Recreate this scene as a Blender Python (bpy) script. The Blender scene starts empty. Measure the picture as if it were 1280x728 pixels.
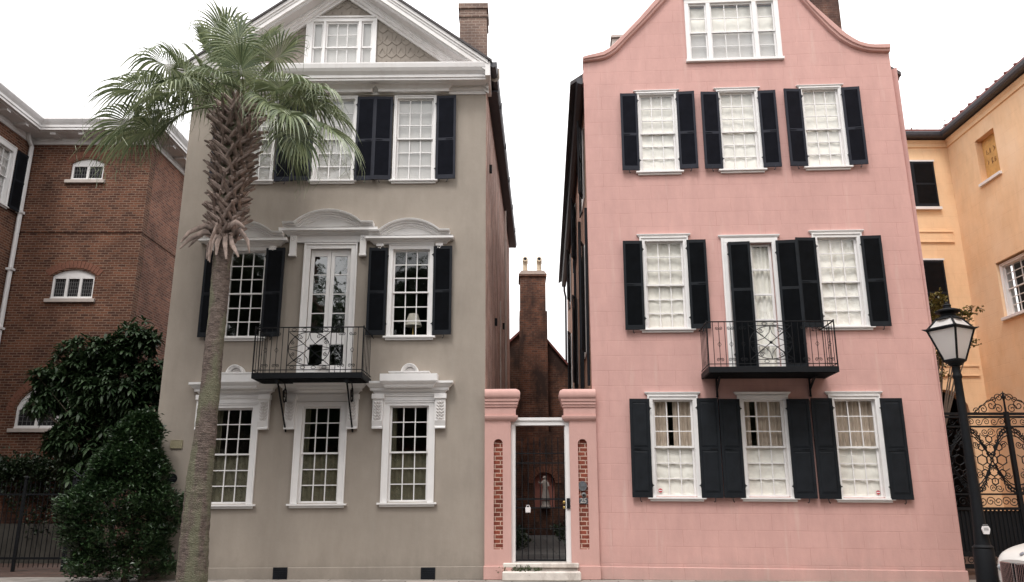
import bpy, bmesh, math, random
from mathutils import Vector, Matrix, Euler, noise
from mathutils.geometry import tessellate_polygon
R = math.radians
random.seed(7)
sc = bpy.context.scene
col = sc.collection

# ---------------------------------------------------------------- camera
FP, CX, CY, EYE, PITCH = 980.0, 640.0, 364.0, 1.55, R(15.19)
cd = bpy.data.cameras.new('camera'); cam = bpy.data.objects.new('camera', cd); col.objects.link(cam)
cam.location = (0, 0, EYE); cam.rotation_euler = (R(90) + PITCH, 0, 0)
cd.sensor_width = 36; cd.lens = FP / 1280 * 36; cd.clip_end = 3000; cd.clip_start = 0.05
sc.camera = cam

def ray(x, y):
    a, b = (x - CX) / FP, -(y - CY) / FP
    c, s = math.cos(PITCH), math.sin(PITCH)
    return Vector((a, c - b * s, s + b * c))
EYEV = Vector((0, 0, EYE))
def at(x, y, Y):
    d = ray(x, y); return EYEV + d * (Y / d.y)
def on_ground(x, y, Z=0.0):
    d = ray(x, y); return EYEV + d * ((Z - EYE) / d.z)

class Frame:
    def __init__(s, o, yaw=0, roll=0):
        s.M = Matrix.Translation(o) @ Euler((0, R(roll), R(yaw))).to_matrix().to_4x4()
        s.I = s.M.inverted()
    def px(s, x, y, n=0.0):          # photo pixel -> (u, z) on the plane y = n of this frame
        o = s.I @ EYEV; d = s.I.to_3x3() @ ray(x, y)
        p = o + d * ((n - o.y) / d.y); return p.x, p.z
    def pt(s, x, y, n=0.0):
        u, z = s.px(x, y, n); return Vector((u, n, z))
WORLD = Frame((0, 0, 0))

# ---------------------------------------------------------------- mesh builder
class MB:
    def __init__(s): s.v = []; s.f = []; s.m = []; s.cur = 0
    def add(s, vs, fs):
        o = len(s.v); s.v.extend([tuple(p) for p in vs]); s.f.extend([tuple(i + o for i in f) for f in fs]); s.m.extend([s.cur] * len(fs)); return s
    def box(s, x0, x1, y0, y1, z0, z1):
        return s.hexa([(x0,y0,z0),(x1,y0,z0),(x1,y1,z0),(x0,y1,z0),(x0,y0,z1),(x1,y0,z1),(x1,y1,z1),(x0,y1,z1)])
    def hexa(s, p):
        return s.add(p, [(0,3,2,1),(4,5,6,7),(0,1,5,4),(1,2,6,5),(2,3,7,6),(3,0,4,7)])
    def prism(s, pts, y0, y1):       # pts (u, z) polygon
        n = len(pts); v = [(p[0], y0, p[1]) for p in pts] + [(p[0], y1, p[1]) for p in pts]
        f = [tuple(range(n)), tuple(range(2*n-1, n-1, -1))] + [(i, i+n, (i+1) % n + n, (i+1) % n) for i in range(n)]
        return s.add(v, f)
    def slab(s, pts, z0, z1):        # pts (x, y) polygon
        n = len(pts); v = [(p[0], p[1], z0) for p in pts] + [(p[0], p[1], z1) for p in pts]
        f = [tuple(range(n-1, -1, -1)), tuple(range(n, 2*n))] + [(i, (i+1) % n, (i+1) % n + n, i+n) for i in range(n)]
        return s.add(v, f)
    def grid(s, rows, closed=False):
        n = len(rows[0]); v = [p for r in rows for p in r]; f = []
        for i in range(len(rows)-1):
            for j in range(n if closed else n-1):
                k = (j+1) % n; f.append((i*n+j, i*n+k, (i+1)*n+k, (i+1)*n+j))
        return s.add(v, f)
    def tube(s, pts, r, seg=6, closed=False, flat=1.0):
        pts = [Vector(p) for p in pts]; n = len(pts)
        if n < 2: return s
        rr = r if isinstance(r, (list, tuple)) else [r] * n
        rows = []; ref = None
        for i, p in enumerate(pts):
            if closed: t = pts[(i+1) % n] - pts[i-1]
            else: t = pts[min(i+1, n-1)] - pts[max(i-1, 0)]
            if t.length < 1e-9: t = Vector((0, 0, 1))
            t.normalize()
            if ref is None:
                ref = Vector((0, 1, 0)) if abs(t.y) < .9 else Vector((1, 0, 0))
            a = t.cross(ref)
            if a.length < 1e-5: a = t.cross(Vector((1, 0, 0.01)))
            a.normalize(); b = t.cross(a); ref = -b if (-b).dot(ref) > 0 else b
            rows.append([p + a * (math.cos(k*2*math.pi/seg) * rr[i]) + b * (math.sin(k*2*math.pi/seg) * rr[i] * flat) for k in range(seg)])
        if closed: rows.append(rows[0])
        s.grid(rows, True)
        if not closed:
            s.add(rows[0], [tuple(range(seg))]); s.add(rows[-1], [tuple(range(seg-1, -1, -1))])
        return s
    def lathe(s, prof, c=(0, 0, 0), seg=16, sq=False, rot=0):
        rows = []
        for r, z in prof:
            rows.append([(c[0] + r*math.cos(rot+k*2*math.pi/seg), c[1] + r*math.sin(rot+k*2*math.pi/seg), c[2] + z) for k in range(seg)])
        s.grid(rows, True)
        s.add(rows[0], [tuple(range(seg-1, -1, -1))]); s.add(rows[-1], [tuple(range(seg))]); return s
    def cornice(s, u0, u1, z, prof, y=0.0, back=0.0, left=True, right=True):
        # prof: (projection, dz) bottom to top; mitred returns at both ends
        rows = []
        for p, dz in prof:
            a = u0 - (p if left else 0); b = u1 + (p if right else 0)
            rows.append([(a, y + back, z + dz), (a, y - p, z + dz), (b, y - p, z + dz), (b, y + back, z + dz)])
        s.grid(rows); s.add(rows[0], [(3, 2, 1, 0)]); s.add(rows[-1], [(0, 1, 2, 3)]); return s
    def sweep(s, path, prof, y=0.0):
        # path in (u, z), profile (offset along the outward normal, projection towards the street)
        P = [Vector((p[0], p[1])) for p in path]; n = len(P); rows = []
        for i in range(n):
            d0 = (P[i] - P[i-1]).normalized() if i else None
            d1 = (P[i+1] - P[i]).normalized() if i < n-1 else None
            d0 = d0 or d1; d1 = d1 or d0
            n0 = Vector((-d0.y, d0.x)); n1 = Vector((-d1.y, d1.x)); m = (n0 + n1)
            m = m / max(m.length_squared, .2) * 2 / 1.0 if m.length > 1e-6 else n0
            m = m if m.length < 2 else m.normalized() * 2
            rows.append([(P[i].x + m.x*o, y - q, P[i].y + m.y*o) for o, q in prof])
        s.grid(rows); k = len(prof)
        s.add(rows[0], [tuple(range(k))]); s.add(rows[-1], [tuple(range(k-1, -1, -1))]); return s
    def xform(s, M):
        s.v = [tuple(M @ Vector(p)) for p in s.v]; return s
    def build(s, name, mats, parent=None, frame=None, smooth=False, bevel=0, pframe=None, recalc=True):
        me = bpy.data.meshes.new(name); me.from_pydata(s.v, [], s.f)
        if not isinstance(mats, (list, tuple)): mats = [mats]
        for m in mats: me.materials.append(m)
        if len(mats) > 1:
            me.polygons.foreach_set('material_index', s.m)
        if recalc:
            bm = bmesh.new(); bm.from_mesh(me); bmesh.ops.recalc_face_normals(bm, faces=bm.faces); bm.to_mesh(me); bm.free()
        if smooth:
            me.polygons.foreach_set('use_smooth', [True] * len(me.polygons))
            if smooth != 'all':
                try: me.set_sharp_from_angle(angle=R(38))
                except Exception: pass
        me.update()
        o = bpy.data.objects.new(name, me); col.objects.link(o)
        if parent: o.parent = parent
        if frame is not None:
            mm = (inv(parent) if parent else Matrix()) @ frame.M; o.matrix_local = mm; LOCM[o.name] = mm
        if bevel:
            b = o.modifiers.new('bevel', 'BEVEL'); b.width = bevel; b.segments = 1; b.limit_method = 'ANGLE'; b.angle_limit = R(50)
        return o

LOCM = {}
def inv(o): return LOCM.get(o.name, Matrix()).inverted()
def tag(o, label=None, cat=None, group=None, kind=None):
    if label: o['label'] = label
    if cat: o['category'] = cat
    if group: o['group'] = group
    if kind: o['kind'] = kind
    return o
def empty(name, M, label, cat, group=None):
    o = bpy.data.objects.new(name, None); col.objects.link(o); o.empty_display_size = .2
    M = M if isinstance(M, Matrix) else Matrix.Translation(M); o.matrix_local = M; LOCM[o.name] = M.copy()
    return tag(o, label, cat, group)
def wall_mesh(mb, outer, holes, y0, t, close=True, reveals=True):
    loops = [[Vector((p[0], p[1], 0)) for p in L] for L in [outer] + holes]
    tris = tessellate_polygon(loops); flat = [p for L in loops for p in L]
    mb.add([(p.x, y0, p.y) for p in flat], [tuple(a) for a in tris])
    mb.add([(p.x, y0 + t, p.y) for p in flat], [tuple(a) for a in tris])
    for k, L in enumerate(loops):
        n = len(L)
        if k == 0 and not close: continue
        mb.add([(p.x, y0, p.y) for p in L] + [(p.x, y0 + t, p.y) for p in L], [(i, (i+1) % n, (i+1) % n + n, i + n) for i in range(n)])
    return mb
def rect(u0, u1, z0, z1): return [(u0, z0), (u1, z0), (u1, z1), (u0, z1)]
def arch_pts(u0, u1, z0, zs, rise, n=12):   # rectangle with segmental / round top: springs at zs, rises by rise
    w = (u1 - u0) / 2; c = (u0 + u1) / 2; pts = [(u0, z0), (u1, z0), (u1, zs)]
    r = (w*w + rise*rise) / (2*rise); a = math.asin(min(1, w / r)); a = a if rise <= w else math.pi - a
    for k in range(1, n): t = a - 2*a*k/n; pts.append((c + r*math.sin(t), zs + rise - r + r*math.cos(t)))
    pts.append((u0, zs)); return pts
def spiral(cx, cz, r, turns=1.4, a0=0, d=1, n=None, r1=.12):
    n = n or int(10 * turns) + 3; out = []
    for i in range(n):
        t = i / (n-1); a = a0 + d * 2*math.pi*turns*t; q = r * (1 - (1-r1)*t); out.append((cx + q*math.cos(a), cz + q*math.sin(a)))
    return out
def yz(pts, y): return [(p[0], y, p[1]) for p in pts]

# ---------------------------------------------------------------- materials
def new_mat(name):
    m = bpy.data.materials.new(name); m.use_nodes = True
    nt = m.node_tree; return m, nt, nt.nodes['Principled BSDF'], nt.nodes, nt.links
def rgb(c, k=1.0): return (c[0]*k, c[1]*k, c[2]*k, 1)
def coords(N, L, kind='Object'):
    t = N.new('ShaderNodeTexCoord'); return t.outputs[kind]
def noise_n(N, L, vec, scale, detail=4, rough=.55):
    n = N.new('ShaderNodeTexNoise'); n.inputs['Scale'].default_value = scale; n.inputs['Detail'].default_value = detail
    n.inputs['Roughness'].default_value = rough; L.new(vec, n.inputs['Vector']); return n.outputs['Fac']
def ramp(N, L, fac, a, b, c0, c1):
    r = N.new('ShaderNodeValToRGB'); e = r.color_ramp.elements; e[0].position = a; e[1].position = b; e[0].color = c0; e[1].color = c1
    L.new(fac, r.inputs[0]); return r.outputs[0]
def mixc(N, L, fac, a, b, mode='MIX'):
    m = N.new('ShaderNodeMix'); m.data_type = 'RGBA'; m.blend_type = mode
    for inp, v in ((m.inputs[0], fac), (m.inputs[6], a), (m.inputs[7], b)):
        if hasattr(v, 'links'): L.new(v, inp)
        else: inp.default_value = v
    return m.outputs[2]
def bump(N, L, h, bsdf, strength=.3, dist=.01):
    b = N.new('ShaderNodeBump'); b.inputs['Strength'].default_value = strength; b.inputs['Distance'].default_value = dist
    L.new(h, b.inputs['Height']); L.new(b.outputs[0], bsdf.inputs['Normal']); return b
def mapping(N, L, vec, scale=(1,1,1), loc=(0,0,0), rot=(0,0,0)):
    m = N.new('ShaderNodeMapping'); m.inputs['Scale'].default_value = scale; m.inputs['Location'].default_value = loc; m.inputs['Rotation'].default_value = rot
    L.new(vec, m.inputs['Vector']); return m.outputs[0]
def plain(name, c, rough=.6, var=.12, scale=6, bmp=.0, bscale=60, metal=0, spec=.5, dirt=None):
    m, nt, b, N, L = new_mat(name); v = coords(N, L)
    f = noise_n(N, L, v, scale); cc = ramp(N, L, f, .25, .75, rgb(c, 1-var), rgb(c, 1+var))
    if dirt:
        f2 = noise_n(N, L, mapping(N, L, v, (1, 1, .35)), 2.2, 8, .7); k = ramp(N, L, f2, .52, .78, (0,0,0,1), (1,1,1,1))
        cc = mixc(N, L, k, cc, rgb(dirt))
    L.new(cc, b.inputs['Base Color']); b.inputs['Roughness'].default_value = rough; b.inputs['Metallic'].default_value = metal
    b.inputs['Specular IOR Level'].default_value = spec
    if bmp: bump(N, L, noise_n(N, L, v, bscale, 5), b, bmp, .01)
    return m
def planar(N, L):   # (along the wall, height) whichever way the wall faces
    v = coords(N, L); g = N.new('ShaderNodeNewGeometry')
    vt = N.new('ShaderNodeVectorTransform'); vt.vector_type = 'NORMAL'; vt.convert_from = 'WORLD'; vt.convert_to = 'OBJECT'
    L.new(g.outputs['True Normal'], vt.inputs[0])
    s1 = N.new('ShaderNodeSeparateXYZ'); L.new(vt.outputs[0], s1.inputs[0]); s2 = N.new('ShaderNodeSeparateXYZ'); L.new(v, s2.inputs[0])
    ab = N.new('ShaderNodeMath'); ab.operation = 'ABSOLUTE'; L.new(s1.outputs[0], ab.inputs[0])
    gt = N.new('ShaderNodeMath'); gt.operation = 'GREATER_THAN'; gt.inputs[1].default_value = .7; L.new(ab.outputs[0], gt.inputs[0])
    mx = N.new('ShaderNodeMix'); mx.data_type = 'FLOAT'; L.new(gt.outputs[0], mx.inputs[0]); L.new(s2.outputs[0], mx.inputs[2]); L.new(s2.outputs[1], mx.inputs[3])
    cb = N.new('ShaderNodeCombineXYZ'); L.new(mx.outputs[0], cb.inputs[0]); L.new(s2.outputs[2], cb.inputs[1]); return cb.outputs[0], v
def brick_mat(name, c1, c2, mortar, bw=.225, rh=.076, ms=.011, wash=None, rough=.9, dark=None, washr=(.45, .7)):
    m, nt, b, N, L = new_mat(name); uv, v = planar(N, L)
    wob = N.new('ShaderNodeTexNoise'); wob.inputs['Scale'].default_value = 3; L.new(v, wob.inputs['Vector'])
    va = N.new('ShaderNodeVectorMath'); va.operation = 'MULTIPLY_ADD'; va.inputs[1].default_value = (.018, .018, 0); L.new(wob.outputs['Color'], va.inputs[0]); L.new(uv, va.inputs[2])
    t = N.new('ShaderNodeTexBrick'); t.inputs['Color1'].default_value = rgb(c1); t.inputs['Color2'].default_value = rgb(c2); t.inputs['Mortar'].default_value = rgb(mortar)
    t.inputs['Scale'].default_value = 1; t.inputs['Brick Width'].default_value = bw; t.inputs['Row Height'].default_value = rh; t.inputs['Mortar Size'].default_value = ms
    t.inputs['Mortar Smooth'].default_value = .3; t.inputs['Bias'].default_value = 0; t.offset = .5; L.new(va.outputs[0], t.inputs['Vector'])
    f = noise_n(N, L, v, 1.1, 6, .6); c = mixc(N, L, 1.0, t.outputs['Color'], ramp(N, L, f, .3, .7, (.62,.6,.6,1), (1.25,1.2,1.15,1)), 'MULTIPLY')
    f3 = noise_n(N, L, v, 30, 3); c = mixc(N, L, 1.0, c, ramp(N, L, f3, .3, .7, (.75,.75,.75,1), (1.2,1.2,1.2,1)), 'MULTIPLY')
    if dark:
        c = mixc(N, L, ramp(N, L, noise_n(N, L, mapping(N, L, v, (1,1,.5), (5,3,1)), 1.3, 6, .65), .42, .62, (0,0,0,1), (1,1,1,1)), c, rgb(dark))
    if wash:
        c = mixc(N, L, ramp(N, L, noise_n(N, L, mapping(N, L, v, (1.5,1.5,.5), (2,7,1)), 2.4, 8, .75), washr[0], washr[1], (0,0,0,1), (1,1,1,1)), c, rgb(wash))
    L.new(c, b.inputs['Base Color']); b.inputs['Roughness'].default_value = rough; b.inputs['Specular IOR Level'].default_value = .25
    iv = N.new('ShaderNodeMath'); iv.operation = 'SUBTRACT'; iv.inputs[0].default_value = 1; L.new(t.outputs['Fac'], iv.inputs[1])
    ad = N.new('ShaderNodeMath'); ad.operation = 'MULTIPLY_ADD'; ad.inputs[1].default_value = .5; L.new(f3, ad.inputs[0]); L.new(iv.outputs[0], ad.inputs[2])
    bump(N, L, ad.outputs[0], b, .6, .008); return m
def stucco(name, c, var=.06, block=None, stain=None, blotch=None, rough=.9, bw=.75, rh=.345, line=.8, grain=.35, foot=None):
    m, nt, b, N, L = new_mat(name); uv, v = planar(N, L)
    f = noise_n(N, L, v, .7, 6, .6); cc = ramp(N, L, f, .3, .7, rgb(c, 1-var), rgb(c, 1+var))
    f2 = noise_n(N, L, mapping(N, L, v, (1,1,.25), (3,1,2)), 5, 6, .65); cc = mixc(N, L, 1.0, cc, ramp(N, L, f2, .3, .75, (.93,.93,.93,1), (1.05,1.05,1.05,1)), 'MULTIPLY')
    if blotch: cc = mixc(N, L, ramp(N, L, noise_n(N, L, mapping(N, L, v, (1,1,.6), (9,2,4)), .8, 7, .6), .42, .72, (0,0,0,1), (1,1,1,1)), cc, rgb(blotch))
    if stain:
        k = ramp(N, L, noise_n(N, L, mapping(N, L, v, (2.2, 2.2, .18), (1, 4, 0)), 2.0, 6, .6), .58, .78, (0,0,0,1), (.6,.6,.6,1)); cc = mixc(N, L, k, cc, rgb(stain))
    if foot:      # splash dirt along the foot of the wall, with an uneven upper edge
        sx_ = N.new('ShaderNodeSeparateXYZ'); L.new(v, sx_.inputs[0]); fz_ = N.new('ShaderNodeMath'); fz_.operation = 'MULTIPLY_ADD'; fz_.inputs[1].default_value = 1.3; L.new(noise_n(N, L, mapping(N, L, v, (1,1,.5), (7,7,1)), 2.5, 6, .7), fz_.inputs[0])
        ng = N.new('ShaderNodeMath'); ng.operation = 'MULTIPLY'; ng.inputs[1].default_value = -1; L.new(sx_.outputs[2], ng.inputs[0]); L.new(ng.outputs[0], fz_.inputs[2])
        cc = mixc(N, L, ramp(N, L, fz_.outputs[0], .15, .7, (0,0,0,1), (.55,.55,.55,1)), cc, rgb(foot))
    g = noise_n(N, L, v, 55, 4, .7); g2 = noise_n(N, L, v, 6, 4, .6)
    h = N.new('ShaderNodeMath'); h.operation = 'MULTIPLY_ADD'; h.inputs[1].default_value = grain; L.new(g, h.inputs[0]); L.new(g2, h.inputs[2]); hh = h.outputs[0]
    if block:
        wob = N.new('ShaderNodeTexNoise'); wob.inputs['Scale'].default_value = 1.7; L.new(v, wob.inputs['Vector'])
        va = N.new('ShaderNodeVectorMath'); va.operation = 'MULTIPLY_ADD'; va.inputs[1].default_value = (.06, .03, 0); L.new(wob.outputs['Color'], va.inputs[0]); L.new(uv, va.inputs[2])
        t = N.new('ShaderNodeTexBrick'); t.inputs['Scale'].default_value = 1; t.inputs['Brick Width'].default_value = bw; t.inputs['Row Height'].default_value = rh
        t.inputs['Mortar Size'].default_value = .008; t.inputs['Mortar Smooth'].default_value = .6; t.inputs['Color1'].default_value = (1,1,1,1); t.inputs['Color2'].default_value = (.96,.96,.96,1)
        t.inputs['Mortar'].default_value = (.80,.72,.72,1); t.offset = .5; L.new(va.outputs[0], t.inputs['Vector'])
        lf = ramp(N, L, noise_n(N, L, v, 1.9, 3, .6), .38, .6, (0,0,0,1), (line,line,line,1))
        cc = mixc(N, L, lf, cc, mixc(N, L, 1.0, cc, t.outputs['Color'], 'MULTIPLY'))
        h2 = N.new('ShaderNodeMath'); h2.operation = 'MULTIPLY_ADD'; h2.inputs[1].default_value = -.8; L.new(t.outputs['Fac'], h2.inputs[0]); L.new(hh, h2.inputs[2]); hh = h2.outputs[0]
    L.new(cc, b.inputs['Base Color']); b.inputs['Roughness'].default_value = rough; b.inputs['Specular IOR Level'].default_value = .25
    bump(N, L, hh, b, .35, .012); return m
def leaf_mat(name, c1, c2, rough=.45, trans=.25, spec=.5):
    m, nt, b, N, L = new_mat(name); v = coords(N, L); gi = N.new('ShaderNodeNewGeometry')
    f = noise_n(N, L, v, 1.7, 3); mx = N.new('ShaderNodeMath'); mx.operation = 'MULTIPLY_ADD'; mx.inputs[1].default_value = .6; L.new(gi.outputs['Random Per Island'], mx.inputs[0])
    mm = N.new('ShaderNodeMath'); mm.operation = 'MULTIPLY'; mm.inputs[1].default_value = .5; L.new(f, mm.inputs[0]); L.new(mm.outputs[0], mx.inputs[2])
    c = ramp(N, L, mx.outputs[0], .15, .85, rgb(c1), rgb(c2)); L.new(c, b.inputs['Base Color']); b.inputs['Roughness'].default_value = rough
    b.inputs['Specular IOR Level'].default_value = spec
    tr = N.new('ShaderNodeBsdfTranslucent'); L.new(c, tr.inputs[0]); ms = N.new('ShaderNodeMixShader'); ms.inputs[0].default_value = trans
    L.new(b.outputs[0], ms.inputs[1]); L.new(tr.outputs[0], ms.inputs[2]); L.new(ms.outputs[0], nt.nodes['Material Output'].inputs[0]); return m
def glass_mat(name, tint=(.97,.975,.97), ior=1.5, wav=.5):
    m, nt, b, N, L = new_mat(name); N.remove(b); v = coords(N, L)
    t = N.new('ShaderNodeBsdfTransparent'); t.inputs[0].default_value = rgb(tint); g = N.new('ShaderNodeBsdfGlossy'); g.inputs['Roughness'].default_value = .015
    g.inputs[0].default_value = (.9,.92,.92,1); f = N.new('ShaderNodeMath'); f.operation = 'MULTIPLY_ADD'; f0 = ((ior - 1) / (ior + 1)) ** 2 * 2; f.inputs[1].default_value = 1 - f0; f.inputs[2].default_value = f0
    ge = N.new('ShaderNodeNewGeometry'); dt = N.new('ShaderNodeVectorMath'); dt.operation = 'DOT_PRODUCT'; L.new(ge.outputs['Normal'], dt.inputs[0]); L.new(ge.outputs['Incoming'], dt.inputs[1])
    ab = N.new('ShaderNodeMath'); ab.operation = 'ABSOLUTE'; L.new(dt.outputs['Value'], ab.inputs[0]); om = N.new('ShaderNodeMath'); om.operation = 'SUBTRACT'; om.inputs[0].default_value = 1; L.new(ab.outputs[0], om.inputs[1])
    pw_n = N.new('ShaderNodeMath'); pw_n.operation = 'POWER'; pw_n.inputs[1].default_value = 5; L.new(om.outputs[0], pw_n.inputs[0]); L.new(pw_n.outputs[0], f.inputs[0])
    ms = N.new('ShaderNodeMixShader'); L.new(f.outputs[0], ms.inputs[0]); L.new(t.outputs[0], ms.inputs[1]); L.new(g.outputs[0], ms.inputs[2]); L.new(ms.outputs[0], nt.nodes['Material Output'].inputs[0])
    bp = N.new('ShaderNodeBump'); bp.inputs['Strength'].default_value = wav; bp.inputs['Distance'].default_value = .02; L.new(noise_n(N, L, v, 2.5, 2), bp.inputs['Height']); L.new(bp.outputs[0], g.inputs['Normal'])
    return m

M_grey = stucco('taupe_stucco', (.335, .293, .250), .09, foot=(.20,.18,.155), stain=(.33,.30,.26))
M_pink = stucco('pink_stucco', (.60, .360, .325), .06, block=True, line=.6, foot=(.42,.30,.27), stain=(.66,.50,.45))
M_pinkp = stucco('pink_pillar_stucco', (.585, .358, .32), .05)
M_yellow = stucco('ochre_stucco', (.82, .55, .33), .10, block=True, blotch=(.84,.60,.38), bw=.9, rh=.42, line=.5)
M_yellow2 = stucco('deep_ochre_stucco', (.81, .545, .335), .07, block=True, blotch=(.84,.62,.43), bw=.9, rh=.42, line=.6)
M_white = plain('white_trim_paint', (.80,.785,.775), .5, .05, 3, .12, 40)
M_white2 = plain('white_cornice_paint', (.79,.77,.76), .55, .05, 2, .1, 30, dirt=(.66,.62,.60))
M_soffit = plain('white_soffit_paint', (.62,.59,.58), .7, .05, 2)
M_black = plain('black_shutter_paint', (.010,.012,.016), .6, .3, 5, .1, 60, spec=.18)
M_blue = plain('blue_black_shutter_paint', (.016,.018,.028), .6, .25, 5, .1, 60, spec=.22)
M_pshut = plain('green_black_shutter_paint', (.010,.0125,.016), .6, .3, 5, .1, 60, spec=.18)
M_iron = plain('black_wrought_iron', (.007,.008,.010), .6, .2, 20, .2, 80, spec=.2)
M_iron2 = plain('weathered_dark_iron', (.022,.026,.030), .55, .25, 20, .2, 80)
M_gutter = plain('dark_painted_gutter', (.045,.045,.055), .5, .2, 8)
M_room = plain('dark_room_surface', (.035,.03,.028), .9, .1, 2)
M_brickL = brick_mat('brown_red_brick', (.185,.080,.048), (.080,.036,.026), (.235,.165,.125), ms=.013, rh=.085, bw=.25)
M_brickR = brick_mat('red_brick_side', (.27,.115,.075), (.13,.055,.04), (.28,.20,.16), ms=.013, rh=.085, bw=.25)
M_brickS = brick_mat('slot_brick', (.30,.085,.055), (.17,.05,.036), (.58,.43,.36), bw=.235, rh=.092, ms=.012)
M_brickC = brick_mat('sooty_chimney_brick', (.22,.115,.085), (.12,.065,.052), (.21,.15,.125), dark=(.06,.035,.03))
M_brickA = brick_mat('old_alley_brick', (.24,.10,.06), (.11,.052,.038), (.20,.14,.11), dark=(.05,.03,.024), rh=.085, bw=.24)
M_brickG = brick_mat('pinkish_chimney_brick', (.24,.17,.14), (.16,.115,.10), (.30,.25,.22), bw=.21, rh=.085)
M_sideG = brick_mat('washed_side_wall', (.50,.29,.23), (.36,.20,.17), (.60,.48,.42), wash=(.66,.52,.46), dark=(.26,.165,.14))
M_sideP = brick_mat('peeling_side_wall', (.50,.26,.18), (.34,.18,.13), (.55,.42,.34), wash=(.58,.40,.32))
M_slate = plain('dark_roof_slate', (.055,.048,.05), .7, .3, 14, .4, 30)
M_redroof = plain('dull_red_roof_metal', (.20,.055,.045), .6, .2, 6)
M_marble = plain('worn_white_marble', (.66,.61,.56), .6, .12, 6, .3, 25, dirt=(.26,.21,.18))
M_curtain = plain('cream_muslin', (.93,.90,.83), .9, .06, 3)
M_blind = plain('white_blind_slats', (.86,.84,.82), .7, .03, 3)
M_beige = plain('beige_drape', (.60,.50,.41), .9, .10, 5)
M_olive = plain('olive_half_curtain', (.105,.098,.062), .95, .25, 9)
M_glass = glass_mat('old_window_glass')
M_gdark = glass_mat('dark_window_glass', (.55,.6,.58), 1.9, .5)
M_stone = plain('pale_stone_sill', (.50,.44,.40), .8, .12, 6, .3, 40)
M_brass = plain('polished_brass', (.62,.42,.14), .3, .1, 10, metal=1)
M_lead = plain('dark_leaded_glass', (.02,.022,.025), .12, .4, 30, spec=.6)
M_greylead = plain('grey_lead_cames', (.15,.15,.15), .5, .2, 10)
def put(dst, src, fn): return dst.add([fn(Vector(p)) for p in src.v], src.f)
def ball(mb, c, r, sx=1, sy=1, sz=1, seg=10):
    rows = []
    for i in range(1, seg // 2): a = math.pi * i / (seg // 2); rows.append([(c[0] + r*sx*math.sin(a)*math.cos(k*2*math.pi/seg), c[1] + r*sy*math.sin(a)*math.sin(k*2*math.pi/seg), c[2] + r*sz*math.cos(a)) for k in range(seg)])
    mb.grid(rows, True); n = len(rows)
    mb.add([(c[0], c[1], c[2] + r*sz)] + rows[0], [(0, 1 + k, 1 + (k+1) % seg) for k in range(seg)]); mb.add([(c[0], c[1], c[2] - r*sz)] + rows[-1], [(0, 1 + (k+1) % seg, 1 + k) for k in range(seg)]); return mb
# ---------------------------------------------------------------- window, shutter and hood makers (all in the house's own frame)
def cloth(u0, u1, z0, z1, y, kind, rnd):
    mb = MB(); w = u1 - u0; h = z1 - z0
    if kind == 'blind':
        n = int(h / .05); rows = []
        for i in range(n):
            z = z0 + h * i / n; s = rnd.uniform(-.004, .004); rows.append([(u0, y + .022, z + s), (u1, y + .022, z - s)]); rows.append([(u0, y, z + .054 + s), (u1, y, z + .054 - s)])
            mb.grid(rows[-2:])
        return mb
    nu, nz = (40, 10) if kind in ('drape', 'olive') else (22, 26)
    ph = rnd.uniform(0, 6); rows = []
    for i in range(nz + 1):
        z = z0 + h * i / nz; row = []
        for j in range(nu + 1):
            u = u0 + w * j / nu; q = u * 60 + ph
            if kind == 'drape': d = .028 * math.sin(q) + .014 * math.sin(q * .43 + 1)
            elif kind == 'olive': d = .018 * math.sin(q * .8 + .4 * math.sin(z * 3)) + .010 * math.sin(q * .31)
            else:
                d = .008 * math.sin(q * .35 + z * 2) + .010 * math.sin(z * 17 + ph + 1.5 * math.sin((u - u0) / w * 3.1)) * (.4 + .6 * abs(math.sin(z * 3 + ph))) + .006 * noise.noise(Vector((u * 9, z * 9, ph)))
            row.append((u, y + d, z))
        rows.append(row)
    return mb.grid(rows)

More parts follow.
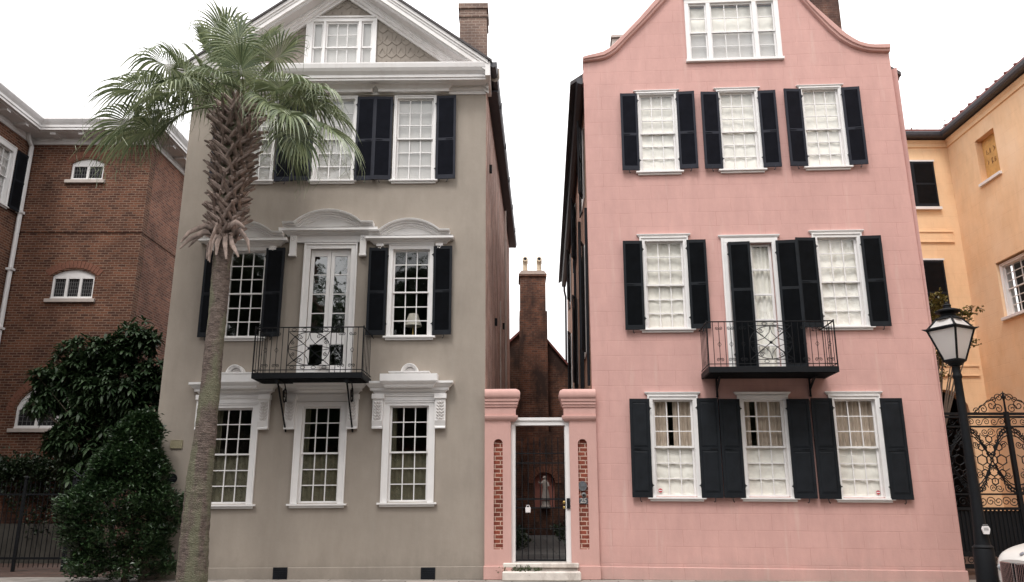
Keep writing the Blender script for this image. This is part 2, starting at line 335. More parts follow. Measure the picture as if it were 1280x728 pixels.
def sash_window(parent, g, zm, cols=3, rows=(3, 3), cw=.13, head=.17, mat=None, glass=None, cover=(), label=None, seed=0, sill=True, y=0.0, name='window', head_cap=.0, fr=None, deep=.05, sillx=.07, mun=.011):
    # g = (u0, u1, z0, z1) of the glass area; returns the window object
    mat = mat or M_white; glass = glass or M_glass; rnd = random.Random(seed + 17)
    u0, u1, z0, z1 = g; st = .042; a0, a1, b0, b1 = u0 - st, u1 + st, z0 - st * 1.5, z1 + st
    m = MB()     # casing
    for (p0, p1, yf) in ((a0 - cw, a0 - .004, 0), (a1 + .004, a1 + cw, 0)):
        m.box(p0, p1, y - .035, y + .03, b0 - .02, b1 + .002)
    m.box(a0 - cw, a1 + cw, y - .0352, y + .03, b1 + .002, b1 + head)
    m.box(a0 - cw - .004, a0 - cw + .03, y - .055, y - .002, b0 - .02, b1 + head - .031); m.box(a1 + cw - .03, a1 + cw + .004, y - .055, y - .002, b0 - .02, b1 + head - .031)
    m.box(a0 - cw - .004, a1 + cw + .004, y - .056, y - .002, b1 + head - .03, b1 + head)
    m.box(a0 - .004, a0 + .0, y + .02, y + .25, b0, b1); m.box(a1, a1 + .004, y + .02, y + .25, b0, b1); m.box(a0 - .004, a1 + .004, y + .02, y + .25, b1, b1 + .006)
    if head_cap:
        m.cornice(a0 - cw, a1 + cw, b1 + head + .001, [(.02, 0), (.035, .02), (.05, .03), (.065, head_cap - .015), (.065, head_cap)], y=y, back=.02)
    w = m.build(name, mat, parent, fr, bevel=.004)
    if label: w['label'] = label
    if sill:
        s = MB(); s.box(a0 - cw - sillx, a1 + cw + sillx, y - .095, y + .05, b0 - .062, b0 - .0215); s.box(a0 - cw - .02, a1 + cw + .02, y - .05, y + .0, b0 - .11, b0 - .0625)
        s.box(a0 + .001, a1 - .001, y + .052, y + .2, b0 - .05, b0 - .001)
        s.build('window_sill', mat, w, bevel=.004)
    ys = y + deep      # upper sash in front, lower sash behind it
    sh = MB()
    def sash(za, zb, yy, nr):
        sh.box(a0 + .001, u0, yy, yy + .035, za, zb); sh.box(u1, a1 - .001, yy, yy + .035, za, zb)
        sh.box(u0 + .0, u1, yy + .0005, yy + .0345, zb - st * .8, zb); sh.box(u0, u1, yy + .0005, yy + .0345, za, za + st * .8)
        for i in range(1, cols): uu = u0 + (u1 - u0) * i / cols; sh.box(uu - mun, uu + mun, yy + .002, yy + .033, za + st * .8, zb - st * .8)
        for k in range(1, nr): zz = za + st*.8 + (zb - za - st*1.6) * k / nr; sh.box(u0, u1, yy + .0035, yy + .0315, zz - mun, zz + mun)
    if zm is not None:
        sash(zm - .02, b1 - .001, ys, rows[0]); sash(b0 + .001, zm + .02, ys + .04, rows[1])
    else: sash(b0 + .001, b1 - .001, ys, rows[0])
    sh.build('sash', mat, w)
    p = MB()
    if zm is not None:
        p.grid([[(u0, ys + .017, zm), (u1, ys + .017, zm)], [(u0, ys + .017, z1), (u1, ys + .017, z1)]]); p.grid([[(u0, ys + .057, z0), (u1, ys + .057, z0)], [(u0, ys + .057, zm), (u1, ys + .057, zm)]])
    else: p.grid([[(u0, ys + .017, z0), (u1, ys + .017, z0)], [(u0, ys + .017, z1), (u1, ys + .017, z1)]])
    p.build('pane', glass, w, recalc=False)
    for kind, f0, f1, h0, h1, mt in cover:
        yc = ys + .088 + (.05 if kind == 'drape' else 0)
        c = cloth(a0 + (a1 - a0) * f0, a0 + (a1 - a0) * f1, b0 + (b1 - b0) * h0, b0 + (b1 - b0) * h1, yc, kind, rnd)
        c.build('blind' if kind == 'blind' else 'curtain', mt, w, smooth='all' if kind != 'blind' else False)
    w['hole'] = [a0 - .006, a1 + .006, b0 - .006, b1 + .008]
    return w
def hole_of(w): h = w['hole']; return rect(h[0], h[1], h[2], h[3])

_sh = {}
def shutter(parent, hu, z0, z1, w, side, mat, kind='louvre', angle=4, y=-.06, mid=.5, fr=None, dog=True):
    # hinge at u = hu; side -1 = hangs to the left of the hinge, +1 to the right
    h = z1 - z0; key = (round(w, 2), round(h, 2), side, kind, mat.name, mid, dog)
    if key not in _sh:
        m = MB(); st = .055; tk = .038; s = side
        def bx(a, b, y0, y1, za, zb): m.box(min(a*s, b*s), max(a*s, b*s), y0, y1, za, zb)
        bx(0, st, -tk, 0, 0, h); bx(w - st, w, -tk, 0, 0, h)
        zmid = h * mid; rails = [(0, .11), (zmid - .035, zmid + .035), (h - .075, h)]
        for a, b in rails: bx(st, w - st, -tk + .002, -.002, a, b)
        for (a, b) in ((rails[0][1], rails[1][0]), (rails[1][1], rails[2][0])):
            if kind == 'louvre':
                n = max(3, int((b - a) / .046)); p = (b - a) / n
                for k in range(n):
                    zc = a + p * (k + .5); xa, xb = sorted((st * s, (w - st) * s)); d = .016; e = p * .55
                    m.hexa([(xa, -tk/2 + d - .006, zc - e), (xb, -tk/2 + d - .006, zc - e), (xb, -tk/2 + d, zc - e), (xa, -tk/2 + d, zc - e),
                            (xa, -tk/2 - d, zc + e), (xb, -tk/2 - d, zc + e), (xb, -tk/2 - d + .010, zc + e), (xa, -tk/2 - d + .010, zc + e)])
            else:
                bx(st, w - st, -tk + .014, -.008, a, b); q = .045
                c = [(st, a), (w - st, a), (w - st, b), (st, b)]; i_ = [(st + q, a + q), (w - st - q, a + q), (w - st - q, b - q), (st + q, b - q)]
                P = [(x*s, -tk + .0138, z) for x, z in c] + [(x*s, -tk + .004, z) for x, z in i_]
                m.add(P, [(0,1,5,4), (1,2,6,5), (2,3,7,6), (3,0,4,7), (4,5,6,7)])
        for zz in (h * .12, h * .9):
            bx(-.035, .035, -tk - .006, -tk - .001, zz - .014, zz + .014); m.tube([(-.0 * s, -.03, zz - .04), (0, -.03, zz + .04)], .012, 6)
        if dog:
            m.tube([(w*.62*s, -tk - .004, .03), (w*.62*s, -tk - .012, -.03), (w*.60*s, -tk - .02, -.075), (w*.57*s, -tk - .01, -.09), (w*.55*s, -tk - .01, -.07)], .009, 5)
            bx(w*.5, w*.5 + .16, -tk - .012, -tk - .002, zmid + .0, zmid + .018)
        o = m.build('shutter', mat, parent); _sh[key] = o
        first = True
    else:
        o = _sh[key].copy(); col.objects.link(o); o.parent = parent; first = False
    angle = angle + random.uniform(-2, 2.5)
    T = Matrix.Translation((hu, y, z0)) @ Matrix.Rotation(R(-side * -angle if False else side * -angle), 4, 'Z')
    o.matrix_local = (fr.M if fr else Matrix()) @ T
    if fr: o.matrix_local = inv(parent) @ fr.M @ T
    return o

def f_rect(F, xlt, xrt, yt, xlb, xrb, yb, n=0.09):
    a = F.px(xlt, yt, n); b = F.px(xrt, yt, n); c = F.px(xlb, yb, n); d = F.px(xrb, yb, n)
    return ((a[0] + c[0]) / 2, (b[0] + d[0]) / 2, (c[1] + d[1]) / 2, (a[1] + b[1]) / 2)
def px_shutter(parent, F, xlt, xrt, yt, xlb, xrb, yb, side, mat, **k):
    u0, u1, z0, z1 = f_rect(F, xlt, xrt, yt, xlb, xrb, yb, -.08)
    return shutter(parent, u0 if side > 0 else u1, z0, z1, round(u1 - u0, 2), side, mat, **k)

# ironwork helpers, all drawn in a vertical plane y
def bar_panel(mb, u0, u1, z0, z1, y, n, r=.008):
    for i in range(n): u = u0 + (u1 - u0) * (i + .5) / n; mb.tube([(u, y, z0), (u, y, z1)], r, 5)
def scroll_pair(mb, u, z, r, y, up=1, t=.006):
    for s in (-1, 1):
        c = (u + s * r, z); pts = spiral(c[0], c[1], r * .95, 1.5, math.pi if s > 0 else 0, s * up, 20, .15); mb.tube(yz(pts, y), t, 4)
def diamond(mb, u, z, r, y, t=.006): mb.tube([(u - r*.6, y, z), (u, y, z + r), (u + r*.6, y, z), (u, y, z - r)], t, 4, True)
# ================================================================ taupe house
G0 = on_ground(606, 724.5); FG = Frame(G0, -.3, -.36)
GH = empty('stucco_house', FG.M, 'tall narrow taupe stucco house with white pediment, between the palm and the pink gate pillars', 'house')
gL = FG.px(201.5, 480)[0]                         # left edge of the front
gTop = FG.px(607, 117)[1]; PLZ = FG.px(500, 708.5)[1]
gwins = []
def gw(*a, **k): w = sash_window(GH, *a, **k); gwins.append(w); return w
# ground floor
cov = (('olive', 0, 1, 0, .49, M_olive),)
gz = f_rect(FG, 491, 533.6, 510.5, 487.6, 532, 623.5)
for nm, (xlt, xrt, xlb, xrb, yt, yb), sd in (('first', (270.5, 316, 263.5, 308, 513.5, 626), 1), ('mid', (382, 425, 376, 420.5, 511.5, 625), 2), ('last', (491, 533.6, 487.6, 532, 510.5, 623.5), 3)):
    g = f_rect(FG, xlt, xrt, yt, xlb, xrb, yb); c = (g[0] + g[1]) / 2
    g = (c - .392, c + .392, g[2], g[3])
    gw(g, g[2] + (g[3] - g[2]) * .505, cover=(('olive', 0, 1, 0, .5, M_olive), ('drape', 0, .16, .5, 1, M_olive)), seed=sd, cw=.145, head=.10, label='ground floor window with dark upper panes and an olive half curtain')
# second floor
for (xlt, xrt, xlb, xrb, yt, yb), zmy, sd in (((291.0, 331.3, 282.7, 324.5, 317.7, 418.5), 367.7, 4), ((493.8, 534.8, 492.5, 534.4, 315.8, 417.3), 366, 5)):
    g = f_rect(FG, xlt, xrt, yt, xlb, xrb, yb)
    gw(g, FG.px((xlt + xrt) / 2, zmy, .09)[1], seed=sd, cw=.10, head=.13, label='second floor window reflecting the palm and the trees across the street')
# third floor, blinds
cen = [322, 421, 519]
for i, cx_ in enumerate(cen):
    g = f_rect(FG, cx_ - 20.5, cx_ + 20.5, 128 + (2 - i) * .5, cx_ - 20.7 - (519-cx_)*.022, cx_ + 20.5 - (519-cx_)*.022, 223.5 + (2 - i) * .5)
    gw(g, g[2] + (g[3] - g[2]) * .505, seed=20 + i, cw=.07, head=.07, cover=(('blind', 0, 1, 0, .97, M_blind),), label='third floor window with closed white blinds', deep=.04)
# french door
d = f_rect(FG, 391, 436, 318, 383.5, 433, 463)
DU0, DU1, DZ0, DZ1 = d[0] - .04, d[1] + .04, FG.px(410, 468, 0)[1], d[3] + .10
m = MB()
for a, b in ((DU0 - .14, DU0 - .004), (DU1 + .004, DU1 + .14)): m.box(a, b, -.035, .03, DZ0, DZ1 + .002)
m.box(DU0 - .14, DU1 + .14, -.036, .03, DZ1 + .002, DZ1 + .13); m.box(DU0 - .15, DU0 - .11, -.06, 0, DZ0, DZ1 + .1); m.box(DU1 + .11, DU1 + .15, -.06, 0, DZ0, DZ1 + .1)
m.box(DU0 - .15, DU1 + .15, -.061, 0, DZ1 + .1, DZ1 + .14)
door = m.build('balcony_door', M_white, GH, bevel=.004); door['label'] = 'white french doors onto the balcony'
mid = (DU0 + DU1) / 2; zr = [FG.px(410, yy, .06)[1] for yy in (321, 344, 368, 392, 416.5)]; zp = [FG.px(410, yy, .06)[1] for yy in (431, 457)]
for s, (a, b) in enumerate(((DU0 + .003, mid - .004), (mid + .004, DU1 - .003))):
    l = MB(); st = .085; A, B = a + st, b - st
    l.box(a, A, .05, .09, DZ0 + .02, DZ1 - .003); l.box(B, b, .05, .09, DZ0 + .02, DZ1 - .003)
    l.box(A, B, .051, .089, zr[0], DZ1 - .003)
    for z in zr[1:4]: l.box(A, B, .055, .085, z - .012, z + .012)
    l.box(A, B, .051, .089, zp[0], zr[4]); l.box(A, B, .051, .089, DZ0 + .02, zp[1])
    l.build('door_leaf', M_white, door, bevel=.003)
    p = MB(); p.grid([[(A, .07, zp[1]), (B, .07, zp[1])], [(A, .07, zr[0]), (B, .07, zr[0])]]); p.build('pane', M_gdark, door, recalc=False)
    if s == 0: k = MB(); k.lathe([(.0, 0), (.02, .01), (.02, .04), (0, .05)], (b - .03, .03, FG.px(410, 425)[1]), 8); k.build('door_knob', M_iron, door)
GDH = rect(DU0 - .006, DU1 + .006, DZ0 + .001, DZ1 + .006)

# gable window (three lights on the cornice)
TY = .0
gg = f_rect(FG, 411, 447, 33, 408.5, 446, 77, .06); gl = f_rect(FG, 394.4, 403, 33, 392.5, 402, 77, .06); gr_ = f_rect(FG, 454.6, 464, 33, 454, 463.5, 77, .06)
zc0 = FG.px(430, 78.5, -.45)[1]
gzb = FG.px(430, 79, .0)[1]; gtopz = FG.px(430, 33, .06)[1]; zmm = FG.px(430, 61, .06)[1]
m = MB(); ow0, _ = FG.px(385, 23, -.03); ow1 = FG.px(471.3, 23, -.03)[0]; otop = FG.px(430, 23, -.03)[1]
bb = zc0 - .25
for a, b in ((ow0, gl[0] - .04), (gl[1] + .04, gg[0] - .04), (gg[1] + .04, gr_[0] - .04), (gr_[1] + .04, ow1)): m.box(a, b, -.05, .05, bb, otop - .10)
m.box(ow0, ow1, -.052, .05, otop - .10, otop); m.box(ow0 - .03, ow1 + .03, -.09, .0, otop, otop + .035); m.box(ow0 - .015, ow0 + .02, -.075, 0, bb, otop - .001); m.box(ow1 - .02, ow1 + .015, -.075, 0, bb, otop - .001)
gwn = m.build('gable_window', M_white, GH, bevel=.004); gwn['label'] = 'three light window in the shingled gable'
for (a, b, nc) in ((gl[0], gl[1], 1), (gg[0], gg[1], 3), (gr_[0], gr_[1], 1)):
    s = MB(); A, B = a - .038, b + .038
    for za, zb, yy in ((zmm - .02, otop - .102, .0), (bb, zmm + .02, .03)):
        s.box(A, a, yy, yy + .03, za, zb); s.box(b, B, yy, yy + .03, za, zb); s.box(a, b, yy, yy + .0299, zb - .05, zb); s.box(a, b, yy, yy + .0299, za, za + .04)
        for i in range(1, nc): uu = a + (b - a) * i / nc; s.box(uu - .01, uu + .01, yy + .003, yy + .027, za + .04, zb - .05)
        if nc > 1: zz = (za + zb) / 2; s.box(a, b, yy + .004, yy + .026, zz - .01, zz + .01)
    s.build('sash', M_white, gwn)
    p = MB(); p.grid([[(a, .02, bb), (b, .02, bb)], [(a, .02, otop), (b, .02, otop)]]); p.build('pane', M_glass, gwn, recalc=False)
    cloth(A, B, bb, otop - .12, .09, 'blind', random.Random(3)).build('blind', M_blind, gwn)

# walls
W = MB(); T = .28
wall_mesh(W, rect(gL, 0, 0, gTop + .3), [hole_of(w) for w in gwins] + [GDH], 0, T)
W.build('front_wall', M_grey, GH)
apx = (FG.px(431, -42, -.5)[0], FG.px(431, -42, -.5)[1])
e0 = FG.px(610, 77, -.5); slope = (apx[1] - e0[1]) / (e0[0] - apx[0])
SD = math.tan(R(2.07)); DEP = 13.0; sx = SD * DEP
S = MB(); S.slab([(-.001, T), (.0, .002), (sx, DEP), (sx - .28, DEP)], 0, gTop + .3)
S.build('side_wall', M_sideG, GH)
S = MB(); S.slab([(gL, T), (gL + .28, T), (gL + .28 + sx, DEP), (gL + sx, DEP)], 0, gTop + .3); S.slab([(gL + sx + .28, DEP - .28), (sx - .28, DEP - .28), (sx - .28, DEP), (gL + sx + .28, DEP)], 0, gTop + .3)
for z in (FG.px(400, 470)[1] - .25, FG.px(400, 250)[1], gTop + .1, .1): S.slab([(gL + .28, T + .02), (-.02, T + .02), (sx - .3, DEP - .3), (gL + .3 + sx, DEP - .3)], z, z + .15)
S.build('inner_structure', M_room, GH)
m = MB(); m.prism([(gL - .03, 0), (.012, 0), (.012, PLZ), (gL - .03, PLZ)], -.035, -.002); m.build('plinth', M_grey, GH, bevel=.012)
for px_ in (350, 535):
    u0, u1, z0, z1 = f_rect(FG, px_ - 9, px_ + 9, 709.5, px_ - 9, px_ + 9, 726, -.04)
    m = MB(); m.box(u0, u1, -.05, -.036, max(z0, .01), z1); [m.box(u0 + .02, u1 - .02, -.058, -.051, max(z0, .01) + .03 + k * .045, max(z0, .01) + .045 + k * .045) for k in range(5)]
    m.build('foundation_vent', M_black, GH)

# entablature over the top floor
zt = FG.px(500, 78, -.55)[1]; zb = FG.px(500, 97, -.52)[1]; RO = .12
m = MB()
m.cornice(gL, 0, zb, [(.10, -.001), (.40, 0), (.40, .05), (.43, .06), (.43, .13), (.45, .15), (.50, .20), (.54, .27), (.56, zt - zb - .03), (.56, zt - zb)], left=True, right=False)
m.box(0, RO, -.56, .5, zb + .02, zt - .001)
m.build('cornice', M_white2, GH, bevel=.004)
zf0 = FG.px(500, 118, -.05)[1]; zf1 = zb - .002
m = MB()
prof0 = [(.03, 0), (.03, .07), (.06, .09), (.08, .12), (.10, .15)]
m.cornice(gL, 0, zf0, prof0 + [(.10, zf1 - zf0)], back=.01, right=False)
for xa, xb in ((375, 463.5), (473, 560), (276, 364)):
    ua = FG.px(xa, 112, -.2)[0]; ub = FG.px(xb, 112, -.2)[0]
    m.cornice(ua + .12, ub - .12, zf0 + .03, [(.14, 0), (.14, .07), (.16, .09), (.19, .12), (.23, .16), (.26, .18), (.26, .25), (.30, zf1 - zf0 - .031)], back=-.02)
m.build('frieze', M_white2, GH, bevel=.003)

# pediment
def rake(mb, off, h, y0, y1, ext=0):     # strip parallel to the slope, its top off below the roof line
    for s in (1, -1):
        ue = e0[0] + ext if s > 0 else 2 * apx[0] - e0[0] - ext
        ze = apx[1] - slope * abs(ue - apx[0])
        mb.prism([(apx[0], apx[1] - off), (ue, ze - off), (ue, ze - off - h), (apx[0], apx[1] - off - h)], y0, y1)
m = MB()
rake(m, .00, .10, -.58, .0); rake(m, .10, .07, -.55, .0); rake(m, .17, .13, -.53, .0)
rake(m, .30, .05, -.47, .0)
m.build('raking_cornice', M_white2, GH)
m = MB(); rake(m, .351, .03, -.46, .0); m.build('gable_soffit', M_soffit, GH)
m = MB(); rake(m, .382, .08, -.20, .0); rake(m, .462, .09, -.15, .0); rake(m, .552, .08, -.08, -.0); m.build('gable_moulding', M_white2, GH)
tym = [(2*apx[0] - e0[0], zt - .1), (e0[0], zt - .1), (apx[0], apx[1] - .05)]
M_shing = stucco('taupe_shingle', (.30, .265, .23), .08)
m = MB(); wall_mesh(m, tym, [rect(ow0 + .03, ow1 - .03, zt - .08, otop - .03)], .0, .2); tp = m.build('gable_wall', M_shing, GH)
m = MB(); rw, rh_ = .24, .36; rnd = random.Random(4)
for r in range(0, 8):
    z = zt - .25 + r * rh_; half = (apx[1] - z - rh_ * .55) / slope
    k = int(half / rw) + 1
    for c in range(-k, k + 1):
        u = apx[0] + (c + .5 * (r % 2)) * rw
        if abs(u - apx[0]) > half + .1: continue
        if ow0 - .02 < u < ow1 + .02 and z < otop - .1: continue
        a = rw * .48; q = rnd.uniform(-.006, .006); yb = -.015 - .005 * ((c + r) % 3) * .5
        pts = [(u - a, z + .09 + q), (u - a * .55, z + .025 + q), (u, z + q - .01), (u + a * .55, z + .025 + q), (u + a, z + .09 + q), (u + a * .98, z + rh_ + .02), (u - a * .98, z + rh_ + .02)]
        n = len(pts); m.add([(p[0], yb if i < 5 else -.004, p[1]) for i, p in enumerate(pts)] + [(p[0], .0, p[1]) for p in pts], [tuple(range(n))] + [(i, i+n, (i+1) % n + n, (i+1) % n) for i in range(n)])
        m.prism([(u - a*.66, z + .12), (u, z + .30), (u + a*.66, z + .12), (u + a*.5, z + .12), (u, z + .26), (u - a*.5, z + .12)], -.026, -.012)
m.build('shingle', M_shing, GH)

# roof, gutter, chimney
m = MB(); o_ = .04
for s in (1, -1):
    ue = apx[0] + s * (e0[0] - apx[0] + .10); ze = apx[1] - slope * (e0[0] - apx[0] + .10)
    for dy in (0,):
        a, b = (apx[0], apx[1] + .002), (ue, ze + .002)
        m.hexa([(a[0], -.62, a[1]), (b[0], -.62, b[1]), (b[0] + sx, DEP + .3, b[1]), (a[0] + sx, DEP + .3, a[1]), (a[0], -.62, a[1] + .06), (b[0], -.62, b[1] + .06), (b[0] + sx, DEP + .3, b[1] + .06), (a[0] + sx, DEP + .3, a[1] + .06)])
roof = m.build('roof', M_slate, GH)
m = MB(); c0 = FG.px(575, 60, 1.2); c1 = FG.px(608.5, 60, 1.2); ct = FG.px(590, 5, 1.0)[1]; cz = FG.px(590, 75, 1.2)[1] - 1.5
A, B = c0[0], c1[0]
m.box(A, B, 1.0, 1.75, cz, ct - .42); m.box(A - .03, B + .03, .97, 1.78, ct - .42, ct - .34); m.box(A, B, 1.0, 1.75, ct - .34, ct - .16); m.box(A - .04, B + .04, .96, 1.79, ct - .16, ct)
ch = m.build('chimney', M_brickG, roof); ch['label'] = 'short pinkish brick chimney at the right end of the roof'
def sd_pt(u, y, z): return (u + SD * y, y, z)
m = MB()       # gutter along the right eave, lying against the end of the cornice
gz1 = zt - .02; prof = [(0, 0), (.02, -.10), (.08, -.15), (.15, -.12), (.18, 0)]
rows = []
for y in (-.55, .0, 3, 6, 9, DEP + .3): rows.append([sd_pt(RO + .005 + p[0], y, gz1 + p[1] - .006 * y) for p in prof])
m.grid(rows); rows2 = [[(p[0], p[1], p[2] + .004) for p in r] for r in rows]; m.grid(rows2); m.add(rows[0], [tuple(range(5))])
for y in (1.5, 4, 6.5, 9, 11.5): m.box(RO + SD*y, RO + SD*y + .2, y, y + .03, gz1 - .17, gz1 + .01)
m.build('gutter', M_gutter, GH)
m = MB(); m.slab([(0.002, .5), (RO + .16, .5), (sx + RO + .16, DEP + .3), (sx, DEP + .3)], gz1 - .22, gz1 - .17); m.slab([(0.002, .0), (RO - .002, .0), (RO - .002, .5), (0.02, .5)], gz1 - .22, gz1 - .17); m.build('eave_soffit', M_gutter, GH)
m = MB()
uu, yy = .075, 8.2
m.tube([sd_pt(uu, yy, .3), sd_pt(uu, yy, gTop)], .035, 6); m.tube([sd_pt(.05, 5.4, .3), sd_pt(.05, 5.4, 7.5)], .022, 6)
m.build('conduit_pipe', M_stone, GH)
for y, z in ((1.2, 9.9), (3.4, 6.3), (7.5, 7.1), (9.2, 5.5)):
    m = MB(); m.box(SD*y, SD*y + .07, y, y + .12, z, z + .2); m.build('wall_bracket', M_iron, GH)

# shutters
for a in ((447.5, 471, 121.5, 442.0, 465.3, 225.5, 1), (468.5, 491.5, 121.5, 464.8, 487.8, 225, -1), (545.3, 569, 120.3, 545.5, 570.3, 224, 1),
          (369.6, 393, 122.5, 364, 387.5, 226, -1), (350, 374, 123.3, 342.5, 366.5, 227, 1), (271, 295.5, 123.5, 262, 286.5, 227, -1)):
    px_shutter(GH, FG, a[0], a[1], a[2], a[3], a[4], a[5], a[6], M_blue, mid=.47, angle=3 if a[6] > 0 else 6)
for a in ((257, 281, 312, 247.7, 272.5, 421.7, -1), (332.3, 356, 310.4, 326, 350, 421, 1), (461, 484.6, 310, 457.8, 481.3, 419, -1), (541.3, 565, 308, 541, 564.8, 418.6, 1)):
    px_shutter(GH, FG, a[0], a[1], a[2], a[3], a[4], a[5], a[6], M_black, mid=.485, angle=3)

# hoods
def con_block(mb, u0, u1, z0, z1, y=-.10):
    mb.box(u0, u1, y, 0, z0 + .05, z1); mb.box(u0 - .012, u1 + .012, y - .015, 0, z0, z0 + .05)
def upper_hood(cx, halfw, zt_, arch_h, consoles, seed=0, k=1.0):
    # zt_: underside of the main cornice; segmental pediment above
    m = MB(); hw = halfw
    m.cornice(cx - hw + .14, cx + hw - .14, zt_, [(.03, -.02), (.05, 0), (.07, .03), (.10, .045), (.12, .06), (.12, .075), (.21, .08), (.21, .14), (.22, .15)], back=-.002)
    zb_ = zt_ + .15
    r0 = hw * .70; c = []
    path = [(cx - hw + .02, zb_ + .05)]
    m.box(cx - hw + .04, cx + hw - .04, -.10, -.002, zb_ + .0005, zb_ + .03)
    w = r0; rr = (w*w + arch_h*arch_h) / (2*arch_h); aa = math.asin(w / rr)
    path.append((cx - w - .005, zb_ + .05))
    for i in range(0, 17): t = -aa + 2*aa*i/16; path.append((cx + rr*math.sin(t), zb_ + .055 + arch_h - rr + rr*math.cos(t)))
    path += [(cx + w + .005, zb_ + .05), (cx + hw - .02, zb_ + .05)]
    m.sweep(path, [(-.085, .0), (-.08, .09), (-.045, .10), (-.04, .155), (-.005, .16), (.0, .21), (.035, .22), (.04, .27), (.08, .285), (.08, .0)])
    arc = path[2:-2]; inner = [(p[0], p[1] - .05) for p in arc]
    m.prism([(arc[0][0], zb_), (arc[-1][0], zb_)] + inner[::-1], -.05, -.001)
    h = m.build('window_hood', M_white, GH, bevel=.003)
    for s in (-1, 1):
        m = MB(); u = cx + s * consoles[0]; con_block(m, u - .075, u + .075, consoles[1], zt_ - .021)
        for i in range(5): a = i * math.pi * .4; ball(m, (u + .035*math.cos(a), -.10, zt_ - .10 + .035*math.sin(a)), .016)
        m.build('console', M_white, h, bevel=.004)
    f = MB(); f.box(cx - consoles[0] - .02, cx + consoles[0] + .02, -.045, -.001, consoles[2], zt_ - .022); f.box(cx - consoles[0] + .078, cx + consoles[0] - .078, -.065, -.001, consoles[2], consoles[2] + .05); f.build('hood_frieze', M_white, h, bevel=.004)
c23 = (FG.px(512.2, 298, -.1)[0]); hw23 = (FG.px(563.7, 286, -.2)[0] - FG.px(461, 286, -.2)[0]) / 2
z23 = FG.px(512, 303, -.12)[1]; w23 = gwins[4]['hole']; upper_hood(c23, hw23, z23, .27, (.70, FG.px(512, 308.5, -.05)[1], w23[3] + .13))
c21 = FG.px(304.5, 302, -.1)[0]; w21 = gwins[3]['hole']; z21 = FG.px(304, 306, -.12)[1]; upper_hood(c21, hw23, z21, .27, (.70, z21 - .13, w21[3] + .13))
c22 = FG.px(410.5, 294, -.1)[0]; hw22 = (FG.px(468, 276, -.2)[0] - FG.px(353, 276, -.2)[0]) / 2
z22 = FG.px(410, 293, -.12)[1]; upper_hood(c22, hw22, z22, .30, (.83, FG.px(410, 320, -.1)[1], DZ1 + .15))

M_carve = plain('carved_white_plaster', (.66,.63,.61), .7, .08, 6, .3, 60)
def lower_hood(cx, zt_, zc_bot, win):     # zt_: top of the broken cornice
    m = MB(); hw = .985; zb_ = zt_ - .25
    prof = [(.05, -.02), (.06, .0), (.09, .035), (.11, .05), (.15, .055), (.15, .11), (.18, .13), (.22, .18), (.25, .20), (.25, .25)]
    m.cornice(cx - hw + .25, cx + hw - .25, zb_, prof, back=-.002)
    m.cornice(cx - .42 + .12, cx + .42 - .12, zb_ + .10, [(.24, 0), (.26, .03), (.27, .06), (.31, .10), (.34, .14), (.34, .26), (.34, .30)], back=-.004)
    m.cornice(cx - .16, cx + .16, zb_ + .40, [(.24, .0), (.27, .03), (.30, .035), (.30, .06)], back=-.006)
    path = []
    z0 = zb_ + .44
    for i in range(13): t = math.pi * (1 - i / 12); path.append((cx + .155*math.cos(t), z0 + .17*math.sin(t)))
    m.sweep(path, [(-.02, .0), (-.02, .12), (.0, .14), (.01, .18), (.03, .20), (.045, .20), (.045, 0)])
    m.prism(path, -.07, -.001)
    h = m.build('window_hood', M_white, GH, bevel=.003)
    sh = MB()
    for i in range(9): t = math.pi * i / 8; sh.tube([(cx, -.085, z0 + .01), (cx + .10*math.cos(t), -.08, z0 + .02 + .11*math.sin(t))], [.012, .022], 5)
    sh.build('shell_ornament', M_carve, h)
    for s in (-1, 1):
        u = cx + s * .70; m = MB(); m.box(u - .135, u + .135, -.15, -.001, zb_ - .13, zb_ - .021); m.box(u - .115, u + .115, -.115, -.001, zc_bot + .17, zb_ - .13)
        m.cornice(u - .115, u + .115, zc_bot, [(.10, 0), (.12, .0), (.12, .03), (.10, .05), (.13, .14), (.14, .17)], back=-.002, left=False, right=False)
        c = m.build('console', M_white, h, bevel=.004)
        a = MB(); rnd = random.Random(int(u * 100))
        for zz in [zc_bot + .22 + .07 * i for i in range(int((zb_ - .18 - zc_bot - .22) / .07) + 1)]:
            k = .55 + .45 * math.sin((zz - zc_bot) * 4.2)
            for q in (-1, 1):
                a.tube(yz(spiral(u + q*.038*k, zz, .030, 1.2, rnd.uniform(0, 6), q, 9), -.12), .009, 4); a.tube([(u + q*.015, -.118, zz - .03), (u + q*.075*k, -.13, zz + .015), (u + q*.09*k, -.118, zz + .045)], [.010, .014, .004], 5)
            a.tube([(u, -.118, zz - .02), (u, -.14, zz + .01), (u, -.118, zz + .035)], [.006, .018, .006], 6)
        a.build('carving', M_carve, c)
    f = MB(); w0, w1, w2, w3 = win; f.box(cx - .59, cx + .59, -.05, -.001, w3 + .10, zb_ - .022); f.box(cx - .56, cx + .56, -.075, -.001, w3 + .20, w3 + .235); f.box(cx - .58, cx + .58, -.09, -.001, w3 + .235, w3 + .26); f.build('hood_frieze', M_white, h, bevel=.004)
for w_, yc_t, yc_b in ((gwins[0], 481, 539), (gwins[1], 478.5, 537), (gwins[2], 476.3, 535.6)):
    h = w_['hole']; c = (h[0] + h[1]) / 2
    pxu = 640; zt_ = FG.px(500, yc_t, -.25)[1]; lower_hood(c, FG.px(509, 476.3 + (0), -.25)[1] + .004, FG.px(509, 535.6, -.12)[1], h)

